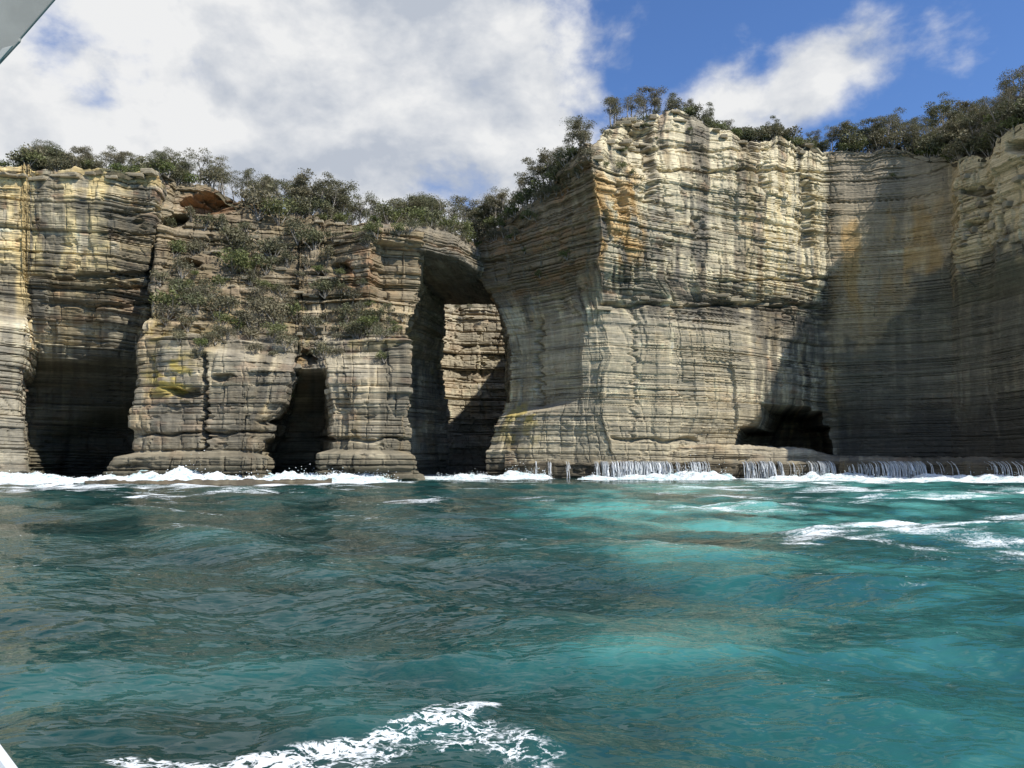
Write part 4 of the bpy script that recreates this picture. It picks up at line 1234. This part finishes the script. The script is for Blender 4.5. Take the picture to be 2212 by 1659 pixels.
def plant(kind, proto, p, scale, name, label, cat, group, names):
    root = bpy.data.objects.new(name, None); col.objects.link(root)
    root.location = p
    root.rotation_euler = (random.uniform(-.06, .06), random.uniform(-.06, .06), random.uniform(0, 6.283))
    root.scale = (scale * random.uniform(.92, 1.1), scale * random.uniform(.92, 1.1), scale)
    root.empty_display_size = 0.3
    tag(root, label, cat, group)
    for me, nm in zip(proto[:2], names):
        if me is not None:
            o = bpy.data.objects.new(nm, me); col.objects.link(o); o.parent = root
    VEG.append((root, group, proj(p[0], max(p[1], 1), p[2])[0]))
    return root


def spot(G, fu, dist_frac):
    n, m = G.shape[:2]
    a = min(max(fu, 0), 1) * (n - 1); b = dist_frac * (m - 1)
    i, j = min(int(a), n - 2), min(int(b), m - 2)
    fa, fb = a - i, b - j
    return (G[i, j] * (1 - fa) + G[i + 1, j] * fa) * (1 - fb) + (G[i, j + 1] * (1 - fa) + G[i + 1, j + 1] * fa) * fb


ORD = ["first", "second", "third", "fourth", "fifth", "sixth", "seventh", "eighth", "ninth", "tenth", "eleventh", "twelfth", "thirteenth", "fourteenth", "fifteenth", "sixteenth", "seventeenth", "eighteenth", "nineteenth", "twentieth"]


def scatter(G, px_range, rows, count, kind, scale, phrase, group, cat="tree", ordinal=False, jitter=0.45, seed=0, keep=None):
    """plants over a wooded ground; rows: range of row fraction back from the rim"""
    r = random.Random(seed)
    rim_px = proj(G[:, 0, 0], G[:, 0, 1], G[:, 0, 2])[0]
    ok = np.nonzero((rim_px >= px_range[0]) & (rim_px <= px_range[1]))[0]
    if len(ok) < 2:
        return
    f0, f1 = ok[0] / (len(G) - 1), ok[-1] / (len(G) - 1)
    made = []
    for q in range(count):
        fu = f0 + (f1 - f0) * (q + 0.5 + r.uniform(-jitter, jitter)) / count
        p = spot(G, fu, r.uniform(*rows))
        if keep and not keep(p):
            continue
        if kind == 'tree':
            pr = r.choice(TREES if r.random() < .86 else SPARSE); nm, names = "gum_tree", ("trunk", "crown")
            sc = r.uniform(*scale) / pr[2]
        elif kind == 'dead':
            pr = r.choice(DEAD); nm, names = "dead_tree", ("trunk",)
            sc = r.uniform(*scale) / pr[2]
        elif kind == 'heath':
            pr = r.choice(HEATH); nm, names = "heath_bush", ("stem", "foliage"); sc = r.uniform(*scale)
        else:
            pr = r.choice(SHRUBS); nm, names = "shrub", ("stem", "foliage"); sc = r.uniform(*scale)
        made.append(plant(kind, pr, tuple(p), sc, nm, phrase, cat, group, names))
    if ordinal:
        made.sort(key=lambda o: o.location[0] / o.location[1])
        for q, o in enumerate(made):
            o["label"] = f"{ORD[q]} from the left of the {phrase}"


# left cliff top
scatter(G_L, (-40, 350), (0.06, 0.26), 20, 'shrub', (0.9, 1.4), "dark shrubs at the rim of the left cliff", "rim shrubs of the left cliff", "shrub", True, seed=1)
scatter(G_L, (-40, 350), (0.26, 0.45), 20, 'tree', (4.4, 5.6), "front row gums on the left cliff top", "front gums on the left cliff top", "tree", True, seed=2)
scatter(G_L, (-60, 350), (0.46, 0.72), 24, 'tree', (4.4, 5.8), "low gum half hidden in the back rows on the left cliff top", "back row gums on the left cliff top", seed=3)
scatter(G_L, (-60, 350), (0.16, 0.5), 26, 'shrub', (1.2, 1.8), "dark shrub in the scrub band under the left cliff gums", "scrub band of the left cliff top", "shrub", seed=40)
# saddle above the buttress
scatter(G_M, (350, 925), (0.02, 0.16), 20, 'shrub', (1.1, 1.7), "shrubs along the broken rim above the buttress", "rim shrubs above the buttress", "shrub", True, seed=4)
scatter(G_M, (350, 560), (0.15, 0.42), 16, 'tree', (4.6, 6.2), "small gums on the saddle above the dark alcove", "gums above the alcove", "tree", True, seed=5)
scatter(G_M, (540, 925), (0.06, 0.40), 20, 'tree', (6.4, 8.8), "tall front gums on the saddle left of the arch", "front gums of the saddle", "tree", True, seed=6)
scatter(G_M, (380, 925), (0.42, 0.85), 40, 'tree', (6.2, 8.6), "gum in the dense back rows of the saddle", "back row gums of the saddle", seed=7)
scatter(G_M, (500, 925), (0.30, 0.60), 16, 'shrub', (1.1, 1.8), "shrub in the undergrowth between the saddle gums", "undergrowth shrubs of the saddle", "shrub", seed=8)
# above the arch roof
gb = S_B.G[:, -52:][:, ::4]
scatter(gb, (800, 1090), (0.10, 0.55), 18, 'shrub', (1.1, 1.7), "shrubs on the roof of the sea arch", "shrubs on the arch roof", "shrub", True, seed=9)
scatter(gb, (900, 1060), (0.0, 0.14), 10, 'heath', (0.6, 1.0), "heath bushes along the front lip of the arch roof", "heath on the arch lip", "shrub", True, seed=30)
scatter(gb, (860, 1090), (0.45, 0.98), 20, 'tree', (6.0, 8.4), "gums growing on the roof of the sea arch", "gums on the arch roof", "tree", True, seed=10)
# left flank of the headland
scatter(G_R, (1030, 1275), (0.0, 0.14), 20, 'shrub', (1.1, 1.8), "dark shrubs down the left edge of the headland", "shrubs down the headland edge", "shrub", True, seed=11)
scatter(G_R, (1030, 1275), (0.06, 0.42), 20, 'tree', (5.0, 7.4), "gums on the left shoulder of the headland", "gums on the headland shoulder", "tree", True, seed=12)
scatter(G_R, (1030, 1275), (0.5, 0.95), 16, 'tree', (3.5, 5.5), "gum behind the front trees of the headland shoulder", "back gums on the headland shoulder", seed=13)
scatter(G_R, (1060, 1270), (0.1, 0.5), 5, 'dead', (4.5, 6.0), "bare grey trees on the left shoulder of the headland", "bare trees on the headland shoulder", "tree", True, seed=14)
# headland crest
scatter(G_R, (1300, 1420), (0.25, 0.5), 6, 'tree', (5.0, 6.6), "gums on the highest point of the headland", "gums on the headland crest", "tree", True, seed=15)
scatter(G_R, (1290, 1460), (0.12, 0.35), 7, 'shrub', (0.7, 1.0), "shrubs among the pale blocks of the headland crest", "shrubs of the headland crest", "shrub", True, seed=16)
scatter(G_R, (1450, 1800), (0.10, 0.28), 20, 'shrub', (1.1, 1.6), "shrubs along the sunny rim of the headland", "rim shrubs of the headland", "shrub", True, seed=17)
scatter(G_R, (1450, 1800), (0.25, 0.48), 18, 'tree', (3.6, 5.2), "low gums behind the sunny rim of the headland", "low gums behind the headland rim", "tree", True, seed=18)
scatter(G_R, (1460, 1800), (0.5, 0.8), 20, 'tree', (3.8, 5.4), "low gum in the back row behind the sunny headland rim", "back gums behind the headland rim", seed=19)
scatter(G_R, (1470, 1960), (0.12, 0.4), 26, 'shrub', (1.1, 1.6), "dark shrub in the scrub band behind the headland rim", "scrub band behind the headland rim", "shrub", seed=41)
# slope above the bay wall
scatter(G_R, (1790, 2330), (0.0, 0.16), 20, 'shrub', (1.3, 2.1), "shrubs hanging over the shaded bay wall", "shrubs over the bay wall", "shrub", True, seed=20)
scatter(G_R, (1960, 2330), (0.05, 0.34), 34, 'shrub', (1.3, 2.1), "dense green shrub on the slope above the bay wall", "shrubs on the slope above the bay wall", "shrub", seed=21)
scatter(G_R, (1790, 1990), (0.15, 0.45), 18, 'tree', (4.8, 6.6), "gums between the blue sky and the inner bay corner", "gums above the inner bay corner", "tree", True, seed=22)
scatter(G_R, (1960, 2330), (0.22, 0.50), 20, 'tree', (5.5, 7.5), "gums midway up the slope at the right edge", "gums on the right slope", "tree", True, seed=23)
scatter(G_R, (1850, 2330), (0.5, 0.85), 36, 'tree', (5.5, 8.0), "gum high on the wooded slope above the bay wall", "upper gums of the right slope", seed=24)
scatter(G_R, (1900, 2300), (0.3, 0.7), 8, 'dead', (5.0, 6.5), "bare grey trees among the gums at the right", "bare trees of the right slope", "tree", True, seed=25)


# bushes on the ledges of the buttress slope and on small ledges of the headland
def on_sheet(S, px, py):
    d = (S.px - px) ** 2 + (S.py - py) ** 2
    d = np.where(S.Y < 132, d, 1e9)
    i, j = np.unravel_index(np.argmin(d), d.shape)
    j = min(j + 1, S.X.shape[1] - 1)
    return np.array([S.X[i, j], S.Y[i, j], S.Z[i, j]])


LEDGE = [(345, 505, 's', .8), (375, 492, 's', .5), (415, 478, 's', .6), (440, 500, 's', .8), (385, 545, 's', .9), (365, 560, 's', .7), (430, 545, 'h', .7), (478, 498, 's', .7), (500, 530, 's', 1.0), (540, 505, 'h', .9), (520, 548, 's', .9),
         (350, 590, 's', .8), (395, 598, 'h', .9), (345, 615, 's', .6), (505, 590, 's', 1.3), (545, 600, 's', 1.2), (575, 590, 's', .9), (590, 560, 'h', 1.1), (620, 575, 'h', .8), (560, 470, 's', 1.4), (600, 480, 's', 1.4), (640, 520, 'h', 1.2),
         (680, 540, 's', 1.0), (720, 525, 'h', 1.0), (760, 515, 's', .8), (800, 505, 's', .7), (655, 600, 'h', .9), (690, 590, 's', .6), (345, 665, 's', 1.0), (375, 675, 's', 1.1), (405, 660, 's', 1.0), (425, 672, 's', .8), (360, 690, 'h', .9),
         (470, 690, 'h', 1.2), (500, 672, 'h', 1.3), (520, 700, 'h', 1.4), (545, 720, 'h', 1.1), (490, 735, 'h', 1.0), (465, 740, 'h', .8), (575, 690, 's', 1.0), (600, 705, 's', 1.1), (592, 735, 's', .9), (620, 755, 'h', .8), (640, 700, 'h', 1.1),
         (680, 715, 'h', 1.2), (700, 690, 'h', 1.3), (720, 720, 'h', 1.2), (745, 700, 's', .9), (755, 655, 'h', 1.2), (770, 725, 'h', 1.0), (800, 715, 's', .7), (820, 735, 'h', .7), (550, 765, 'h', .8), (590, 770, 'h', .7), (700, 775, 'h', .8), (730, 770, 'h', .7),
         (830, 780, 's', .5), (862, 800, 's', .5), (640, 690, 's', .9), (660, 660, 'h', .8), (705, 640, 's', .8), (735, 620, 'h', .7), (610, 640, 'h', .7), (560, 650, 'h', .8), (450, 640, 'h', .7), (480, 620, 's', .6), (780, 690, 'h', .9), (840, 700, 'h', .8), (630, 830, 's', .45), (625, 860, 's', .4), (870, 690, 'h', .8),
         (815, 512, 's', .8), (838, 506, 'h', .8), (862, 502, 's', .8), (885, 498, 'h', .9), (905, 496, 's', .8), (790, 530, 'h', .6), (450, 745, 's', .5), (395, 742, 's', .5), (435, 755, 's', .55), (355, 735, 's', .45)]
rl_ = random.Random(77)
for q in range(64):
    x = rl_.uniform(345, 860)
    LEDGE.append((x, rl_.uniform(np.interp(x, [345, 500, 700, 860], [560, 500, 520, 690]), np.interp(x, [345, 500, 860], [700, 740, 735])), 'h' if rl_.random() < .55 else 's', rl_.uniform(.35, .8)))
named = []
for (qx, qy, kd, sc) in LEDGE:
    p = on_sheet(S_M, qx, qy)
    pr = rl_.choice(SHRUBS if kd == 's' else HEATH)
    named.append((plant('shrub', pr, tuple(p + np.array([0, -0.15, -0.1])), sc * 1.65, "shrub" if kd == 's' else "heath_bush", "", "shrub", "bushes on the buttress ledges", ("stem", "foliage")), qx, qy, kd))
places = [((330, 500), (460, 580), "on the ledges below the dark alcove"), ((460, 620), (440, 580), "on the upper middle of the buttress slope"), ((620, 860), (440, 580), "on the upper slope beside the arch"),
          ((330, 460), (580, 780), "on the left end of the wide buttress ledge"), ((460, 560), (580, 780), "in the middle of the wide buttress ledge"), ((560, 660), (580, 900), "above the narrow cave"), ((660, 760), (580, 800), "on the slope right of the narrow cave"), ((760, 900), (580, 820), "on the ledge beside the arch opening")]
for (ax, ay, wd) in places:
    for kd, cn in (('s', "green shrubs"), ('h', "greyish heath bushes")):
        sub = sorted([q for q in named if ax[0] <= q[1] < ax[1] and ay[0] <= q[2] < ay[1] and q[3] == kd and not q[0].get("label")], key=lambda q: q[1])
        for e, q in enumerate(sub):
            q[0]["label"] = (f"{ORD[e]} {cn} from the left {wd}" if len(sub) > 1 else f"lone {cn} {wd}").replace("shrubs", "shrub").replace("bushes", "bush")
for q in named:
    if not q[0].get("label"):
        q[0]["label"] = "small bush clinging to the buttress rock below the wide ledge"
for e, (qx, qy, sc, wd) in enumerate(((1335, 370, .8, "left bush on the ochre ledge of the headland nose"), (1362, 378, .7, "right bush on the ochre ledge of the headland nose"), (1310, 365, .55, "small tuft at the tip of the headland nose"), (1395, 272, .6, "bush under the pale blocks of the crest"),
                                      (1350, 335, .6, "bush in the hollow right of the headland nose"), (1418, 300, .45, "small bush on the upper sunny face"), (1490, 285, .4, "tiny bush near the sunny rim"), (1930, 385, .6, "dark bush stuck to the upper bay wall"), (1225, 560, .8, "bush on the shaded flank below the nose"),
                                      (1130, 545, .7, "left bush on the shaded flank of the headland"), (1165, 600, .7, "low bush on the shaded flank of the headland"))):
    p = on_sheet(S_R, qx, qy)
    plant('shrub', SHRUBS[e % 2], tuple(p + np.array([0, -0.15, -0.05])), sc, "shrub", wd, "shrub", "bushes on the headland ledges", ("stem", "foliage"))
rs_ = random.Random(55)
sh = []
for q in range(20):
    x = 1040 + 235 * (q + rs_.random()) / 20
    rim = np.interp(x, [1030, 1120, 1200, 1280], [515, 462, 395, 318])
    p = on_sheet(S_R, x, rim + rs_.uniform(4, np.interp(x, [1040, 1280], [70, 34])))
    kd = rs_.random() < .6
    sh.append(plant('shrub', rs_.choice(SHRUBS if kd else HEATH), tuple(p + np.array([-.1, -.15, -.1])), rs_.uniform(.7, 1.25), "shrub" if kd else "heath_bush", f"{ORD[q]} bush from the left on the shaded shoulder edge right of the arch", "shrub", "bushes on the shoulder edge", ("stem", "foliage")))
for e, (qx, sc) in enumerate(((985, .8), (1015, .7), (1060, .9))):
    p = on_sheet(S_K, qx, 672) if False else (WX(qx, 168), 167.5, WZ(668, 168))
    plant('shrub', HEATH[e % 3], tuple(p), sc, "heath_bush", ["left", "middle", "right"][e] + " bush on the sunlit wall inside the arch", "shrub", "bushes inside the arch", ("stem", "foliage"))

# ------------------------------------------------------------------ loose blocks standing on the ledges
def block_mesh(seed):
    r = np.random.default_rng(seed)
    V = []
    for x in (-1, 1):
        for y in (-1, 1):
            for z in (-1, 1):
                for ax in range(3):
                    v = np.array([x, y, z], float); v[ax] *= 0.80
                    V.append(v + r.uniform(-.13, .13, 3))
    import bmesh
    bm = bmesh.new()
    for v in V:
        bm.verts.new(v)
    bmesh.ops.convex_hull(bm, input=bm.verts)
    me = bpy.data.meshes.new("rock_block"); bm.to_mesh(me); bm.free()
    a = me.attributes.new("Col", 'FLOAT_COLOR', 'POINT')
    c = np.ones((len(me.vertices), 4), np.float32); c[:, :3] = np.array([0.43, 0.365, 0.25]) * r.uniform(.75, 1.15)
    a.data.foreach_set("color", c.ravel())
    me.materials.append(ROCK)
    return me


BLK = [block_mesh(700 + q) for q in range(7)]
rb = random.Random(9)


def blocks(S, lst):
    for (qx, qy, sx, sy, sz) in lst:
        p = on_sheet(S, qx, qy)
        o = bpy.data.objects.new("rock_block", rb.choice(BLK)); col.objects.link(o); o.parent = S.root
        o.location = (p[0], p[1] - 0.08 * sy, p[2] + sz * .10)
        o.scale = (sx * .65, sy / 2, sz * .30); o.rotation_euler = (rb.uniform(-.03, .03), rb.uniform(-.04, .04), rb.uniform(-.2, .2))


bl = []
for q in range(12):
    x = rb.uniform(1340, 1780); y = np.interp(x, [1340, 1450, 1600, 1780], [258, 243, 284, 312]) + rb.uniform(0, 26)
    bl.append((x, y, rb.uniform(.7, 1.9), rb.uniform(.7, 1.5), rb.uniform(.4, 1.1)))
for q in range(9):
    x = rb.uniform(1285, 1400); y = rb.uniform(305, 350)
    bl.append((x, y, rb.uniform(.6, 1.6), rb.uniform(.7, 1.3), rb.uniform(.4, 1.0)))
for q in range(16):
    x = rb.uniform(2060, 2205); y = rb.uniform(385, 540)
    bl.append((x, y, rb.uniform(.6, 1.3), rb.uniform(.7, 1.4), rb.uniform(.5, 1.6)))
for q in range(8):
    bl.append((rb.uniform(1300, 1780), rb.uniform(640, 670), rb.uniform(.8, 2.2), rb.uniform(.7, 1.2), rb.uniform(.4, .8)))
blocks(S_R, bl)
bl = []
for q in range(44):
    bl.append((rb.uniform(345, 800), rb.uniform(470, 740), rb.uniform(.5, 1.5), rb.uniform(.5, 1.2), rb.uniform(.35, .8)))
blocks(S_M, bl)
blocks(S_L, [(rb.uniform(0, 340), rb.uniform(374, 384), rb.uniform(.7, 1.8), rb.uniform(.6, 1.2), rb.uniform(.4, .9)) for q in range(16)])

# ------------------------------------------------------------------ the boat the picture is taken from
def paint(name, c, rough):
    m, t, p, out = principled(name)
    ob = t.n('ShaderNodeTexCoord').outputs['Object']
    n = t.noise(ob, 14.0, 5.0, 0.6)[0]
    t.set(p.inputs['Base Color'], t.mix(t.ramp(n, 0.35, 0.7), tuple(q * .86 for q in c) + (1,), c + (1,)))
    p.inputs['Roughness'].default_value = rough
    p.inputs['Specular IOR Level'].default_value = 0.25
    return m


GREYP = paint("grey_gelcoat", (0.36, 0.36, 0.32), 0.75)
TRIM = paint("pale_trim", (0.55, 0.55, 0.50), 0.7)
WHITEP = paint("white_gelcoat", (0.82, 0.83, 0.83), 0.3)
import bmesh


def prism(name, pts, axis, thick, mat, parent, bev=0.01):
    """pts: outline in metres; extruded along axis vector"""
    bm = bmesh.new()
    vs = [bm.verts.new(p) for p in pts]
    f = bm.faces.new(vs)
    ex = bmesh.ops.extrude_face_region(bm, geom=[f])
    bmesh.ops.translate(bm, verts=[e for e in ex['geom'] if isinstance(e, bmesh.types.BMVert)], vec=Vector(axis) * thick)
    bmesh.ops.recalc_face_normals(bm, faces=bm.faces)
    bmesh.ops.bevel(bm, geom=list(bm.edges), offset=bev, segments=2, affect='EDGES', profile=.5)
    me = bpy.data.meshes.new(name); bm.to_mesh(me); bm.free()
    return link(name, me, mat, parent)


def BP(px, py, Y):
    return Vector((WX(px, Y), Y, WZ(py, Y)))


boat = link("tour_boat", None, None, None, (-1.6, 1.2, 0.6))
tag(boat, "grey canopy corner and white rail of the boat at the left edge", "boat")
bi = Vector((-1.6, 1.2, 0.6))
def boat_part(name, pts, axis, th, mat, bev=.01):
    return prism(name, [p - bi for p in pts], axis, th, mat, boat, bev)
AX = (0, -1, 0)
cano = boat_part("canopy", [BP(300, -208, 1.5), BP(122, 0, 1.5), BP(47, 86, 1.5), BP(46, 92, 1.5), BP(40, 98, 1.5), BP(-30, 174, 1.5), BP(-160, 322, 1.5), BP(-700, 322, 1.5), BP(-700, -208, 1.5)], AX, 0.006, GREYP, .002)
trim = boat_part("edge_trim", [BP(30, 100, 1.488), BP(-160, 316, 1.488), BP(-160, 298, 1.488), BP(8, 106, 1.488)], AX, 0.004, TRIM, .001)
trim.parent = cano
boat_part("post", [BP(-200, 300, 1.49), BP(-140, 300, 1.49), BP(-130, 1500, 1.49), BP(-190, 1500, 1.49)], AX, 0.05, WHITEP)
boat_part("rail", [BP(-240, 1280, 1.45), BP(-120, 1440, 1.45), BP(44, 1660, 1.45), BP(150, 1802, 1.45), BP(60, 1850, 1.45), BP(-260, 1400, 1.45)], AX, 0.02, WHITEP, .006)
